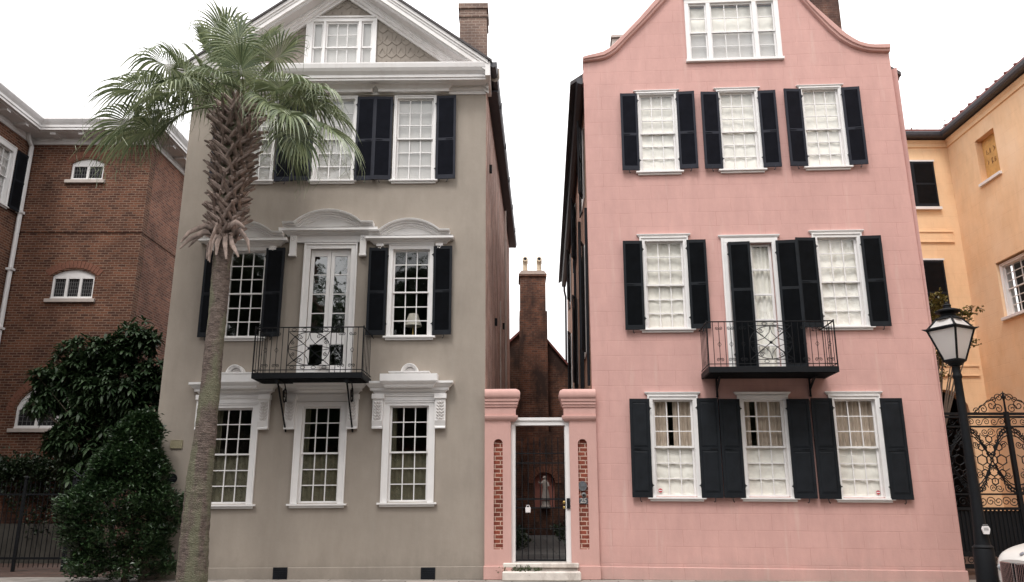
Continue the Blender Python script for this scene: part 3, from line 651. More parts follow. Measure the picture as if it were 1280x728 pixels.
# balconies -------------------------------------------------------------------------
def balcony(P, F, u0, u1, zf, ztop, dep, cuc, brk, style, mat):
    b = MB(); b.box(u0, u1, -dep, -.002, zf - .07, zf); b.box(u0 - .015, u1 + .015, -dep - .015, -dep + .03, zf - .10, zf + .02); b.box(u0 - .015, u0 + .03, -dep + .03, -.002, zf - .10, zf + .02); b.box(u1 - .03, u1 + .015, -dep + .03, -.002, zf - .10, zf + .02)
    for k in range(1, 7): y = -dep * k / 7; b.box(u0 + .03, u1 - .03, y - .02, y + .02, zf - .11, zf - .0705)
    bal = b.build('balcony', mat, P); bal['label'] = 'small black iron balcony'
    def rail(pts_u, side=None):
        pass
    r = MB(); y = -dep; t = .013
    r.box(u0 - .01, u1 + .01, y - .018, y + .018, ztop - .02, ztop); r.tube([(u0, y, zf + .08), (u1, y, zf + .08)], .010, 5)
    for u in (u0, u1): r.box(u - .012, u + .012, y + .018, -.002, ztop - .02, ztop); r.tube([(u, y, zf + .08), (u, 0, zf + .08)], .010, 5); r.tube([(u, y, zf), (u, y, ztop + .02)], .016, 6)
    L = u1 - u0; pw = ztop - zf - .18
    pu0, pu1 = cuc - pw * .55, cuc + pw * .55; zb_, zt2 = zf + .09, ztop - .02
    zi0, zi1 = zb_ + .085, zt2 - .085
    # plain bars and scroll bars left and right of the centre panel
    for (a, c, n) in ((u0, pu0, max(2, round((pu0 - u0) / .125))), (pu1, u1, max(2, round((u1 - pu1) / .125)))):
        for i in range(1, n):
            u = a + (c - a) * i / n; r.tube([(u, y, zf), (u, y, ztop - .01)], .0075, 5)
            if i % 2 == 0 if n > 4 else i == 1:
                diamond(r, u, (zf + ztop) / 2, .06, y); scroll_pair(r, u, zf + .17, .042, y, -1); scroll_pair(r, u, ztop - .15, .042, y, 1)
    for u in (pu0, pu1): r.tube([(u, y, zf), (u, y, ztop - .01)], .010, 5)
    for z in (zi0, zi1): r.tube([(pu0, y, z), (pu1, y, z)], .008, 5)
    for i in range(4):
        for z in ((zb_ + zi0) / 2, (zt2 + zi1) / 2):
            u = pu0 + (pu1 - pu0) * (i + .5) / 4; r.tube([(u + .05*math.cos(k*.7854), y, z + .032*math.sin(k*.7854)) for k in range(8)], .006, 4, True)
    cz = (zi0 + zi1) / 2; R0 = (zi1 - zi0) / 2 * .98; R1 = (pu1 - pu0) / 2 * .97
    r.tube([(cuc + R1*math.cos(k*math.pi/16), y, cz + R0*math.sin(k*math.pi/16)) for k in range(32)], .009, 5, True)
    for s in (-1, 1):
        for q in (-1, 1):
            r.tube([(cuc, y, cz), (cuc + s*R1*.98, y, cz + q*R0*.98)], .009, 5)
            r.tube([(cuc + s*R1*.35, y, cz + q*R0*.37), (cuc + s*R1*.72, y, cz + q*R0*.74)], [.010, .014], 5)
            pts = [(cuc, cz + q*R0*.98), (cuc + s*R1*.06, cz + q*R0*.6), (cuc + s*R1*.3, cz + q*R0*.26), (cuc + s*R1*.65, cz + q*R0*.10), (cuc + s*R1*.98, cz + q*.01)]
            r.tube(yz(pts, y), .007, 4)
            r.tube(yz(spiral(cuc + s*R1*.45, cz + q*R0*.72, R0*.15, 1.5, 0, s*q, 18), y), .007, 4); r.tube(yz(spiral(cuc + s*R1*.80, cz + q*R0*.36, R0*.13, 1.5, 1.5, -s*q, 18), y), .007, 4)
    ball(r, (cuc, y, cz), .035, 1, .6, 1)
    # the two returns to the wall
    for u in (u0, u1):
        n = 6
        for i in range(1, n):
            yy = -dep * i / n; r.tube([(u, yy, zf), (u, yy, ztop - .01)], .0075, 5)
        m2 = MB(); scroll_pair(m2, 0, zf + .17, .05, 0, -1); scroll_pair(m2, 0, ztop - .15, .05, 0, 1); diamond(m2, 0, (zf + ztop) / 2, .06, 0)
        r.add([(u, -dep/2 + p[0], p[2]) for p in m2.v], m2.f)
    r.build('railing', mat, bal)
    for ub, zlow in brk:
        k = MB()
        if style == 'scroll':
            k.tube([(ub, -dep + .08, zf - .10), (ub, -.03, zlow)], .02, 6, flat=1); k.tube([(ub, -.02, zf - .1), (ub, -.02, zlow)], .014, 6)
            c = spiral(0, 0, .17, 1.3, math.pi * .9, 1, 26, .3)
            k.tube([(ub, -.42 + p[0] * .8 + .14, zf - .34 + p[1] * 1.3) for p in c], .014, 5)
            k.tube([(ub, -dep + .12, zf - .11), (ub, -.34, zf - .12), (ub, -.20, zf - .28), (ub, -.14, zf - .5)], .014, 5)
            k.box(ub - .03, ub + .03, -dep + .03, -dep + .14, zf - .19, zf - .101)
        else:
            k.tube([(ub, -.03, zf - .1), (ub, -.03, zlow)], .022, 6); k.tube([(ub, -dep * .55, zf - .1), (ub, -.03, zlow + .12)], .02, 6); k.tube([(ub, -.03, zf - .11), (ub, -dep * .6, zf - .11)], .02, 6)
            k.tube([(ub, -dep * .35, zf - .11), (ub, -.04, zf - .30)], .010, 5)
            k2 = MB(); k2.tube(yz(spiral(0, 0, .07, 1.3, 0, 1, 14), 0), .010, 4); put(k, k2, lambda p: (ub, -.16 + p.x, zf - .22 + p.z))
            k.lathe([(0, -.05), (.03, -.03), (.025, 0), (.0, .02)], (ub, -.03, zlow), 8)
        k.build('bracket', mat, bal)
    return bal
dep = 1.0
bl = FG.px(320, 411, -dep)[0]; br_ = FG.px(455, 409, -dep)[0]; bzt = FG.px(410, 408.7, -dep)[1]; bzf = FG.px(400, 467, -dep)[1]
bcu = FG.px(386, 440, -dep)[0]
balcony(GH, FG, bl, br_, bzf, bzt, dep, bcu, ((FG.px(352, 500, -.5)[0], FG.px(355, 540)[1]), (FG.px(437, 500, -.5)[0], FG.px(443, 540)[1])), 'scroll', M_iron)

# things fixed to or standing behind the front
m = MB(); u0, u1, z0, z1 = f_rect(FG, 213.5, 227.5, 551, 213.5, 227, 560, -.02); m.box(u0, u1, -.025, -.001, z0, z1); m.box(u0 - .012, u1 + .012, -.03, -.0005, z0 - .012, z0); m.box(u0 - .012, u1 + .012, -.03, -.0005, z1, z1 + .012); m.box(u0 - .012, u0, -.03, -.0005, z0, z1); m.box(u1, u1 + .012, -.03, -.0005, z0, z1)
[m.box(u0 + .02, u1 - .02, -.027, -.0255, z0 + .02 + k*.03, z0 + .03 + k*.03) for k in range(max(1, int((z1 - z0 - .02) / .03)))]
M_dbr = plain('dull_brass_plate', (.30,.27,.18), .4, .12, 30)
tag(m.build('wall_plaque', M_dbr, None, FG, pframe=None), 'small rectangular brass plaque on the taupe wall above the round black one', 'plaque')
c = FG.px(215.5, 598.5)
m = MB(); rr = .11; pts = [(c[0] + rr*math.cos(k*math.pi/16), c[1] + rr*math.sin(k*math.pi/16)) for k in range(32)]; m.prism(pts, -.02, -.001)
m.cur = 1; m.box(c[0] - .08, c[0] + .08, -.023, -.0205, c[1] - .009, c[1] + .001); m.box(c[0] - .04, c[0] + .03, -.023, -.0205, c[1] - .045, c[1] - .040); m.box(c[0] - .05, c[0] + .05, -.023, -.0205, c[1] + .03, c[1] + .034)
tag(m.build('wall_plaque', [M_black, M_greylead], None, FG), 'round black plaque with thin pale lines on the taupe wall beside the bush', 'plaque')
# table lamp seen through the right second floor window
lu, lz = FG.px(516, 404, .55); m = MB(); h = gwins[4]['hole']
lamp_y = .62
T_ = empty('table_lamp', FG.M @ Matrix.Translation((lu, lamp_y, 0)), 'pale shaded table lamp seen through the taupe house window', 'lamp')
za = FG.px(516, 393, lamp_y)[1]; zb_l = FG.px(516, 408, lamp_y)[1]; wa = .11; wb = FG.px(527.5, 408, lamp_y)[0] - lu
m.lathe([(wb, zb_l), (wa, za), (wa - .005, za), (wb - .01, zb_l)], (0, 0, 0), 20)
M_shade = plain('pale_lamp_shade', (.75,.71,.62), .8, .04, 4); m.build('lamp_shade', M_shade, T_, smooth=True)
m = MB(); fl = FG.px(400, 470)[1] - .1; m.lathe([(.10, fl + .75), (.10, fl + .77), (.03, fl + .8), (.07, fl + .95), (.02, fl + 1.1), (.01, zb_l + .1)], (0, 0, 0), 12); m.build('lamp_base', M_brass, T_, smooth=True)
m = MB(); m.box(lu - .3, lu + .3, lamp_y - .2, lamp_y + .3, fl + .70, fl + .748)
for a in (-.27, .23):
    for b in (-.18, .24): m.box(lu + a, lu + a + .04, lamp_y + b, lamp_y + b + .04, fl, fl + .70)
tag(m.build('side_table', M_room, None, FG), 'dark side table carrying the pale shaded lamp indoors', 'table')
# ================================================================ pink house
P0 = on_ground(746.5, 724.5); FP_ = Frame(P0, -4.0, .38); F = FP_
PH = empty('gabled_house', F.M, 'tall pink house with a curved gable and dark shutters, right of the iron alley gate', 'house')
pR = F.px(1209, 728)[0]; uL, uR = F.px(729.5, 100)[0], F.px(1115.5, 100)[0]
pw_ = []
def pw(xlt, xrt, yt, xlb, xrb, yb, ym, W_, **k):
    g = f_rect(F, xlt, xrt, yt, xlb, xrb, yb); c = (g[0] + g[1]) / 2
    g = (c - W_/2, c + W_/2, g[2], g[3]); zm = F.px((xlt + xrt) / 2, ym, .09)[1]
    w = sash_window(PH, g, zm, fr=None, **k); pw_.append(w); return w
ws = lambda a, b: abs(F.px(a[1], a[2], .09)[0] - F.px(a[0], a[2], .09)[0])
dr = (('drape', 0, .40, .5, 1, M_beige), ('drape', .52, 1, .5, 1, M_beige), ('sheer', 0, 1, 0, .52, M_curtain))
lab0 = 'ground floor window, beige drapes above and pale cloth below'
pw(817.5, 861.5, 503, 822.3, 868.5, 616.7, 559, .79, cover=dr, seed=31, cw=.115, head=.10, head_cap=.07, label=lab0)
pw(930, 974.3, 503, 935, 985, 617, 559, .79, cover=(('drape', 0, .22, .5, 1, M_beige), ('drape', .34, 1, .5, 1, M_beige), ('sheer', 0, 1, 0, .52, M_curtain)), seed=32, cw=.115, head=.10, head_cap=.07, label=lab0)
pw(1043.5, 1088.5, 502.5, 1054.6, 1100, 618, 559.5, .79, cover=(('drape', 0, .36, .5, 1, M_beige), ('drape', .41, 1, .5, 1, M_beige), ('sheer', 0, 1, 0, .52, M_curtain)), seed=33, cw=.115, head=.10, head_cap=.07, label=lab0)
cr = (('sheer', 0, 1, .0, .99, M_curtain),)
pw(808, 850, 305.6, 812, 855, 408, 357, .80, cover=cr, seed=34, cw=.12, head=.10, head_cap=.07, label='second floor window with bunched cream curtains')
pw(1022.7, 1066, 301, 1032, 1077, 405, 353, .80, cover=cr, seed=35, cw=.12, head=.10, head_cap=.07, label='second floor window with bunched cream curtains')
for a, sd in (((801, 839, 123, 804.6, 842.7, 213, 168), 36), ((901, 940, 120, 906, 945.5, 210.5, 165.8), 37), ((1005, 1043, 116.5, 1012, 1051, 207, 162.5), 38)):
    pw(*a, .765, cover=cr, seed=sd, cw=.075, head=.06, head_cap=.05, label='top floor window with gathered cream cloth', deep=.04)

# balcony door with long shutters
D0, D1 = (F.px(907.5, 305)[0] + F.px(917, 420)[0]) / 2 , F.px(964, 305)[0]; DT = F.px(935, 304)[1]; DB = F.px(950, 466)[1]
m = MB()
for a, b in ((D0 - .13, D0 - .003), (D1 + .003, D1 + .13)): m.box(a, b, -.04, .03, DB, DT)
m.box(D0 - .13, D1 + .13, -.0405, .03, DT, DT + .11); m.cornice(D0 - .13, D1 + .13, DT + .11, [(.02, 0), (.035, .02), (.05, .03), (.065, .06), (.065, .08)], back=.02)
m.box(D0 - .135, D0 - .09, -.06, -.002, DB, DT + .1); m.box(D1 + .09, D1 + .135, -.06, -.002, DB, DT + .1)
pdoor = m.build('balcony_door', M_white, PH, bevel=.004); pdoor['label'] = 'glazed white balcony door behind long louvred shutters'
m = MB(); mid = (D0 + D1) / 2; nr = 5
for a, b in ((D0, mid - .003), (mid + .003, D1)):
    m.box(a + .001, a + .06, .08, .12, DB, DT); m.box(b - .06, b - .001, .08, .12, DB, DT)
    for k in range(nr + 1): z = DB + .04 + (DT - DB - .08) * k / nr; m.box(a + .06, b - .06, .081, .119, z - .022, z + .022)
m.build('door_leaf', M_white, pdoor, bevel=.003)
m = MB(); m.grid([[(D0, .1, DB), (D1, .1, DB)], [(D0, .1, DT), (D1, .1, DT)]]); m.build('pane', M_glass, pdoor, recalc=False)
cloth(D0, D1, DB, DT - .06, .17, 'drape', random.Random(5)).build('curtain', M_curtain, pdoor, smooth='all')

# gable window
ZT = F.px(917, -9, .06)[1]
zg = F.px(917, 73, .06)[1]; zm = F.px(917, 41, .06)[1]
lights = [(861.5, 879, 864.5, 884, 1), (888, 938, 892, 940.5, 3), (946.5, 964.5, 949.5, 968.5, 1)]
L_ = []
for a, b, c, d_, n in lights: p = F.px(a, 9, .06)[0]; q = F.px(b, 9, .06)[0]; r = F.px(c, 72, .06)[0]; s = F.px(d_, 72, .06)[0]; L_.append(((p + r) / 2, (q + s) / 2, n))
ztop_g = F.px(917, 7.5, .06)[1]; o0 = (F.px(855, 6)[0] + F.px(858.5, 76)[0]) / 2; o1 = (F.px(972, 2)[0] + F.px(977.5, 70)[0]) / 2
m = MB(); zb0 = zg - .06
for a, b in ((o0, L_[0][0] - .035), (L_[0][1] + .035, L_[1][0] - .035), (L_[1][1] + .035, L_[2][0] - .035), (L_[2][1] + .035, o1)): m.box(a, b, -.04, .08, zb0, ztop_g + .05)
m.box(o0, o1, -.041, .08, ztop_g + .05, ztop_g + .17); m.box(o0 - .02, o1 + .02, -.07, .0, ztop_g + .17, ztop_g + .21); m.box(o0 - .03, o1 + .03, -.08, .08, zb0 - .07, zb0 - .001)
pg = m.build('gable_window', M_white, PH, bevel=.004); pg['label'] = 'wide three light window in the curved pink gable'
for a, b, nc in L_:
    s = MB(); A, B = a - .034, b + .034
    for za, zb, yy in ((zm - .02, ztop_g + .049, .01), (zb0, zm + .02, .04)):
        s.box(A, a, yy, yy + .03, za, zb); s.box(b, B, yy, yy + .03, za, zb); s.box(a, b, yy, yy + .0299, zb - .045, zb); s.box(a, b, yy, yy + .0299, za, za + .035)
        for i in range(1, nc): uu = a + (b - a) * i / nc; s.box(uu - .01, uu + .01, yy + .003, yy + .027, za + .035, zb - .045)
        zz = (za + zb) / 2; s.box(a, b, yy + .004, yy + .026, zz - .01, zz + .01)
    s.build('sash', M_white, pg)
    p = MB(); p.grid([[(a, .03, zb0), (b, .03, zb0)], [(a, .03, ztop_g), (b, .03, ztop_g)]]); p.build('pane', M_glass, pg, recalc=False)
    cloth(A, B, zm - .1, ztop_g, .14, 'sheer', random.Random(3)).build('curtain', M_curtain, pg, smooth='all'); cloth(A, B, zb0, zm, .11, 'blind', random.Random(9)).build('blind', M_blind, pg)

# front wall with its curved gable
lower_l = [(728.6,76.5),(743,75),(752,73.6),(758.5,72),(765,68.3),(770,64.4),(785.4,48),(808.5,25),(831.5,0),(850,-22),(864,-42),(878,-58),(895,-68),(917,-72)]
lower_r = [(938,-69),(955,-60),(970,-44),(983,-24),(1003,0),(1020,19),(1038,38),(1052,50),(1068,58.5),(1083,62.5),(1098,64),(1113,64)]
outer_l = [(728.6,71.5),(741,67.9),(751.7,66),(758,63),(764,58.7),(775.8,47),(797,25),(819,0),(838,-24),(853,-44),(869,-63),(890,-77),(917,-82)]
outer_r = [(942,-78),(962,-67),(979,-48),(992,-24),(1009.4,0),(1028,17),(1044,31),(1056,41.3),(1072,51.5),(1082,54.6),(1092,56),(1112,55.4)]
top = [F.px(x, y) for x, y in lower_l + lower_r]
W = MB(); T = .30
zc_l = top[0][1]; zc_r = top[-1][1]
poly = [(0, 0), (pR, 0), (uR, zc_r)] + top[::-1][1:-1] + [(uL, zc_l)]
wall_mesh(W, poly, [hole_of(w) for w in pw_] + [rect(D0 - .005, D1 + .005, DB, DT + .004), rect(o0 + .02, o1 - .02, zb0 - .05, ztop_g + .15)], 0, T)
W.build('front_wall', M_pink, PH)
ex = lambda q, dx: (q[0] + dx, q[1])
Lo = [F.px(x, y, -.09) for x, y in lower_l + lower_r]; Ou = [F.px(x, y, -.09) for x, y in outer_l + outer_r]
# equal counts are not needed: resample both edges by arc length
def resample(P, n):
    P = [Vector(p) for p in P]; d = [0]
    for a, b in zip(P, P[1:]): d.append(d[-1] + (b - a).length)
    out = []
    for i in range(n):
        t = d[-1] * i / (n-1); j = max(0, min(len(P) - 2, sum(1 for q in d if q <= t) - 1)); f = (t - d[j]) / max(1e-9, d[j+1] - d[j]); out.append(P[j].lerp(P[j+1], min(1, f)))
    return out
A = resample(Lo, 60); B = resample(Ou, 60)
m = MB(); rows = []
for a, b in zip(A, B):
    c = a.lerp(b, .42)
    rows.append([(a.x, .35, a.y), (a.x, -.05, a.y), (a.lerp(b, .1).x, -.085, a.lerp(b, .1).y), (a.lerp(b,.36).x, -.09, a.lerp(b,.36).y), (c.x, -.125, c.y), (a.lerp(b,.9).x, -.13, a.lerp(b,.9).y), (b.x, -.11, b.y), (b.x, .40, b.y)])
m.grid(rows); m.add(rows[0], [tuple(range(8))]); m.add(rows[-1], [tuple(range(7, -1, -1))])
m.build('gable_coping', M_pinkp, PH, smooth=True)
# plinth
zp0 = F.px(760, 708)[1]; zp1 = F.px(1200, 713.5)[1]
m = MB(); m.hexa([(.0, -.045, 0), (pR + .03, -.045, 0), (pR + .03, -.002, 0), (.0, -.002, 0), (.0, -.045, zp0), (pR + .03, -.045, zp1), (pR + .03, -.002, zp1), (.0, -.002, zp0)])
m.build('plinth', M_pink, PH, bevel=.014)
# sides, floors, roof
SDP = math.tan(R(-1.63)); DEPP = 19.0; sp = SDP * DEPP; zE = zc_l - .35
m = MB(); m.slab([(.002, .002), (.28, T), (.28 + sp, DEPP), (sp, DEPP)], 0, zE); m.build('side_wall', M_sideP, PH)
m = MB(); m.slab([(pR - .28, T), (pR - .002, .002), (pR + sp, DEPP), (pR - .28 + sp, DEPP)], 0, zE - .1); m.slab([(.3 + sp, DEPP - .3), (pR - .3 + sp, DEPP - .3), (pR - .3 + sp, DEPP), (.3 + sp, DEPP)], 0, zE - .1)
m.build('far_side_wall', M_pink, PH)
m = MB()
for z in (F.px(950, 478)[1] - .1, F.px(950, 245)[1], zE - .5, .15): m.slab([(.3, T + .02), (pR - .3, T + .02), (pR - .3 + sp, DEPP - .3), (.3 + sp, DEPP - .3)], z, z + .15)
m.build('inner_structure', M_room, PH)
uc = F.px(917, -72)[0]; zr_ = F.px(917, -72)[1] - .9; ov = .42
m = MB(); 
for s, ue in ((-1, -ov), (1, pR + .25)):
    zz = zE - .12
    m.hexa([(uc, T + .06, zr_), (ue, T + .06, zz), (ue + sp, DEPP + .2, zz), (uc + sp, DEPP + .2, zr_), (uc, T + .06, zr_ + .1), (ue, T + .06, zz + .1), (ue + sp, DEPP + .2, zz + .1), (uc + sp, DEPP + .2, zr_ + .1)])
roofp = m.build('roof', M_slate, PH)
m = MB(); a = F.px(1014.5, 12, 2.0); b = F.px(1049.5, 12, 2.0); m.box(a[0], b[0], 2.0, 2.9, F.px(1030, 60, 2)[1] - 1, F.px(1030, -40, 2)[1]); m.build('chimney', M_brickC, roofp)['label'] = 'dark brick chimney behind the right slope of the gable'
m = MB(); a = F.px(765, 50, 1.2); b = F.px(779, 50, 1.2); z1 = F.px(770, 44.5, 1.2)[1]; z0 = F.px(770, 66, 1.2)[1] - .5; m.box(a[0], b[0], 1.2, 1.6, z0, z1 - .10); m.box(a[0] - .03, b[0] + .04, 1.15, 1.65, z1 - .08, z1 - .02); m.cur = 1
m.box(a[0] - .01, b[0] + .02, 1.17, 1.63, z1 - .02, z1); m.build('roof_vent', [M_stone, M_redroof], roofp)
m = MB()
gz_ = F.px(720, 98, .1)[1]; prof = [(-.22, .0), (-.24, -.06), (-.20, -.14), (-.10, -.17), (-.02, -.12), (0, 0)]
rows = []
for y in (.10, 3, 7, 11, 15, DEPP + .2): rows.append([(SDP*y + p[0] - .03, y, gz_ + p[1] - .004*y) for p in prof])
m.grid(rows); m.add(rows[0], [tuple(range(6))]); m.grid([[(p[0], p[1], p[2] + .004) for p in r] for r in rows])
y = DEPP - .1; m.tube([(SDP*y - .14, y, gz_ - .2), (SDP*y - .14, y, gz_ - .5), (SDP*y - .08, y, gz_ - .8), (SDP*y - .08, y, .1)], .05, 6)
m.build('gutter', M_gutter, PH)
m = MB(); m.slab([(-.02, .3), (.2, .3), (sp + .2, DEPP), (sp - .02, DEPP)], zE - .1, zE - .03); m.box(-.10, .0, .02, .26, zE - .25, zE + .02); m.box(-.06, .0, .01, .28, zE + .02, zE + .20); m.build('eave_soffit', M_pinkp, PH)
m = MB(); y = 1.0; m.hexa([(pR - .05, .6, zE - .14), (pR + .30, .6, zE - .10), (pR + .30, 3, zE - .10), (pR - .05, 3, zE - .14), (pR - .05, .6, zE), (pR + .32, .6, zE), (pR + .32, 3, zE), (pR - .05, 3, zE)]); m.build('eave_end', M_gutter, PH)
# shutters, pipes and brackets on the alley side (folded back against the brick, seen edge on)
fl = [(1.1, 3.1), (5.3, 8.2), (9.5, 11.6)]
FS = Frame((0, 0, 0), 90)      # local frame of the side wall: along = into the block
for z0, z1 in fl:
    for yc in (2.6, 8.2, 13.8):
        for s, hy in ((-1, yc - .5), (1, yc + .5)):
            key = shutter(PH, 0, z0, z1, .46, 1, M_black, mid=.5, dog=False)
            key.matrix_local = Matrix.Translation((SDP*hy - .05, hy, z0)) @ Matrix.Rotation(R(-90 + (s < 0) * 180 + (-14 if s > 0 else 14)), 4, 'Z')
            key.matrix_local = Matrix.Translation((SDP*hy - .04, hy, z0)) @ Matrix.Rotation(R(90 + 7) if s > 0 else R(-90 - 9 - 4*(z0 > 5)), 4, 'Z')
        m = MB(); m.hexa([(SDP*(yc-.5) - .03, yc - .5, z0), (SDP*(yc+.5) - .03, yc + .5, z0), (SDP*(yc+.5) + .02, yc + .5, z0), (SDP*(yc-.5) + .02, yc - .5, z0), (SDP*(yc-.5) - .03, yc - .5, z1), (SDP*(yc+.5) - .03, yc + .5, z1), (SDP*(yc+.5) + .02, yc + .5, z1), (SDP*(yc-.5) + .02, yc - .5, z1)])
        m.build('side_window', M_white, PH)
m = MB()
for y, z0, z1, r in ((.45, 4.2, 8.6, .035), (3.0, 3.0, 8.0, .03), (3.9, 4, 9.5, .045), (7.6, 2, 11.4, .045)): m.tube([(SDP*y - .07, y, z0), (SDP*y - .07, y, z1)], r, 6)
m.build('downspout', M_black, PH)
# front shutters
G_ = [(786.3, 811.5, 498.7, 791, 816, 622, -1), (869, 896, 498, 879.2, 905, 622.7, 1), (896.7, 923, 499, 906, 933.5, 622.7, -1), (982.7, 1010.6, 499, 993.3, 1021.5, 623.5, 1), (1012.7, 1040, 498, 1024, 1051.5, 624, -1), (1099, 1126, 498, 1115, 1142.7, 625, 1)]
for a in G_: px_shutter(PH, F, *a[:6], a[6], M_pshut, kind='panel', mid=.485, angle=2.5)
S2 = [(777.7, 802, 301.5, 782.7, 807, 412.5, -1), (858.5, 882, 300, 863.5, 888, 411, 1), (992.8, 1018.5, 297.5, 1004.5, 1030, 409.5, -1), (1076.5, 1101, 295, 1087, 1113, 408, 1)]
for a in S2: px_shutter(PH, F, *a[:6], a[6], M_pshut, mid=.5, angle=3)
S3 = [(774.8, 796, 117.5, 778.5, 800, 213, -1), (844.8, 867, 115, 850, 873.5, 211, 1), (875, 897.5, 115.4, 881.5, 904, 211, -1), (948, 970.4, 113.5, 953.7, 976, 209, 1), (979, 1001, 111.7, 987, 1010, 208, -1), (1051.5, 1074, 109.5, 1062, 1085, 206, 1)]
for a in S3: px_shutter(PH, F, *a[:6], a[6], M_blue, mid=.46, angle=3)
for a in ((909, 936, 303, 921.5, 949, 464, 1), (968.8, 993.5, 301, 983, 1012, 462, 1)):
    px_shutter(PH, F, *a[:6], a[6], M_pshut, mid=.62, angle=5, dog=False, y=-.075)

dep = .95
bl = F.px(883, 403, -dep)[0]; br_ = F.px(1041.5, 400, -dep)[0]; bzt = F.px(960, 401.3, -dep)[1]; bzf = F.px(968, 459.5, -dep)[1]
balcony(PH, F, bl, br_, bzf, bzt, dep, F.px(964, 430, -dep)[0], ((F.px(896, 485, -.03)[0], F.px(897, 495)[1]), (F.px(1012.5, 485, -.03)[0], F.px(1012.5, 494)[1])), 'plain', M_iron)

# stickers on two panes of the ground floor windows
M_red = plain('red_sticker', (.45,.02,.04), .5, .05); M_wht = plain('white_sticker', (.75,.72,.72), .5, .05)
for (x, y, lab) in ((825.6, 613.3, 'tiny round red sticker with a white band on the leftmost pink house window'), (1098, 615.8, 'tiny red and white sticker on the rightmost ground window of the pink house')):
    c = F.px(x, y, .09); m = MB(); rr = .043; m.prism([(c[0] + rr*math.cos(k*math.pi/10), c[1] + rr*math.sin(k*math.pi/10)) for k in range(20)], .094, .098); m.cur = 1; m.box(c[0] - .036, c[0] + .036, .092, .0938, c[1] - .011, c[1] + .011)
    tag(m.build('window_sticker', [M_red, M_wht], None, F), lab, 'sticker')

# ================================================================ the gate between the houses
def pillar(F, x0, x1, xin, left, lab):
    n = -.0
    u0 = F.px(x0, 600)[0]; u1 = F.px(x1, 600)[0]
    E = empty('gate_pillar', F.M @ Matrix.Translation((u0, 0, 0)), lab, 'pillar', 'pink gate pillars'); 
    zt = F.px(x0, 487, -.1)[1]; z = lambda y: F.px((x0 + x1) / 2, y, -.08)[1]; o = u0; w = u1 - u0
    sx0, sx1 = (F.px(617.3, 620)[0] - o, F.px(628.6, 620)[0] - o) if left else (F.px(723.3, 620)[0] - o, F.px(735, 620)[0] - o)
    zs0, zs1 = z(687), z(549)
    m = MB(); zn = z(527)
    wall_mesh(m, rect(0, w, 0, zn), [arch_pts(sx0, sx1, zs0, zs1 - (sx1 - sx0) / 2, (sx1 - sx0) / 2 - .001)], -.10, .50); b = m.build('shaft', M_pinkp, E)
    m = MB(); m.box(sx0 - .05, sx1 + .05, -.035, .02, zs0 - .05, zs1 + .05); m.build('brick_slot', M_brickS, E)
    m = MB(); m.box(-.02, w + .02, -.135, .42, 0, z(707.5)); m.build('plinth', M_pinkp, E, bevel=.012)
    L = not left; Rr = left
    m = MB(); dz = lambda y: z(y) - z(527)
    m.cornice(0, w, z(527), [(.10, 0), (.12, .02), (.15, .05), (.16, .10), (.16, dz(520)), (.115, dz(519.5)), (.115, dz(509.5)), (.14, dz(509)), (.14, dz(506.5)), (.16, dz(506)), (.16, dz(503)), (.18, dz(502)), (.18, dz(499)), (.20, dz(498)), (.215, dz(495.5)), (.215, dz(491.5)), (.19, dz(489)), (.12, dz(486.8)), (-.05, dz(485.8))], back=.40, left=L, right=Rr)
    m.build('capital', M_pinkp, E, smooth=True)
    return E, o, z
E1, o1_, zz1 = pillar(FG, 606, 638.8, 0, True, 'pink pillar with a brick slot against the taupe house')
E2, o2_, zz2 = pillar(Frame(F.M.translation, -1.5), 712.5, 746.5, 0, False, 'pink pillar with a brick slot and number 25 against the pink house')
FGt = Frame((P0 + G0) / 2, -1.5)
STEP = .34
m = MB(); zl0, zl1 = FGt.px(675, 532, 0)[1], FGt.px(675, 522.5, 0)[1]
ga, gb = FGt.px(643.7, 620)[0], FGt.px(707.5, 620)[0]; gl_, gr2 = FGt.px(638.6, 620)[0], FGt.px(713, 620)[0]
GT = empty('garden_gate', FGt.M, 'black iron bar gate in a white frame, closing the alley between the houses', 'gate')
m.box(gl_, ga, -.02, .12, STEP, zl0); m.box(gb, gr2, -.02, .12, STEP, zl0); m.box(gl_, gr2, -.021, .12, zl0, zl0 + (zl1 - zl0) * .6); m.box(gl_ - .01, gr2 + .01, -.05, .12, zl0 + (zl1 - zl0) * .6, zl1)
m.box(ga, ga + .015, .02, .12, STEP, zl0); m.box(gb - .015, gb, .02, .12, STEP, zl0)
m.build('gate_frame', M_white, GT, bevel=.004)
m = MB(); zz = lambda y: FGt.px(675, y, .05)[1]; gA, gB = ga + .025, gb - .025
for k in range(9):
    u = gA + (gB - gA) * k / 8; top_ = zz(549) if k not in (0, 8) else zz(567); m.tube([(u, .05, zz(700.5)), (u, .05, top_), (u, .05, top_ + .05)], [.011, .011, .001], 5)
for y_, h in ((567, .012), (579, .012), (624, .016), (635, .012), (661, .008), (700.6, .02)): m.box(gA - .01, gB + .01, .04, .06, zz(y_) - h, zz(y_) + h)
m.build('bars', M_iron, GT)
m = MB(); ball(m, (gB - .02, .0, zz(628.3)), .038, 1, 1.1, 1); ball(m, (gB - .02, .0, zz(634.7)), .033, 1, .9, 1); m.tube([(gB - .02, .0, zz(628)), (gB - .02, .05, zz(628))], .012, 6); m.tube([(gB - .02, .0, zz(635)), (gB - .02, .05, zz(635))], .012, 6); m.build('door_knob', plain('tarnished_brass', (.40,.27,.09), .35, .15, 10, metal=.8), GT, smooth=True)
m = MB(); uk = FGt.px(710.4, 630)[0]; m.box(uk - .035, uk + .035, -.05, -.0215, zz(636), zz(623)); 
for k in range(5): ball(m, (uk, -.052, zz(634.5 - 2.1*k)), .011)
m.build('keypad', M_black, GT)
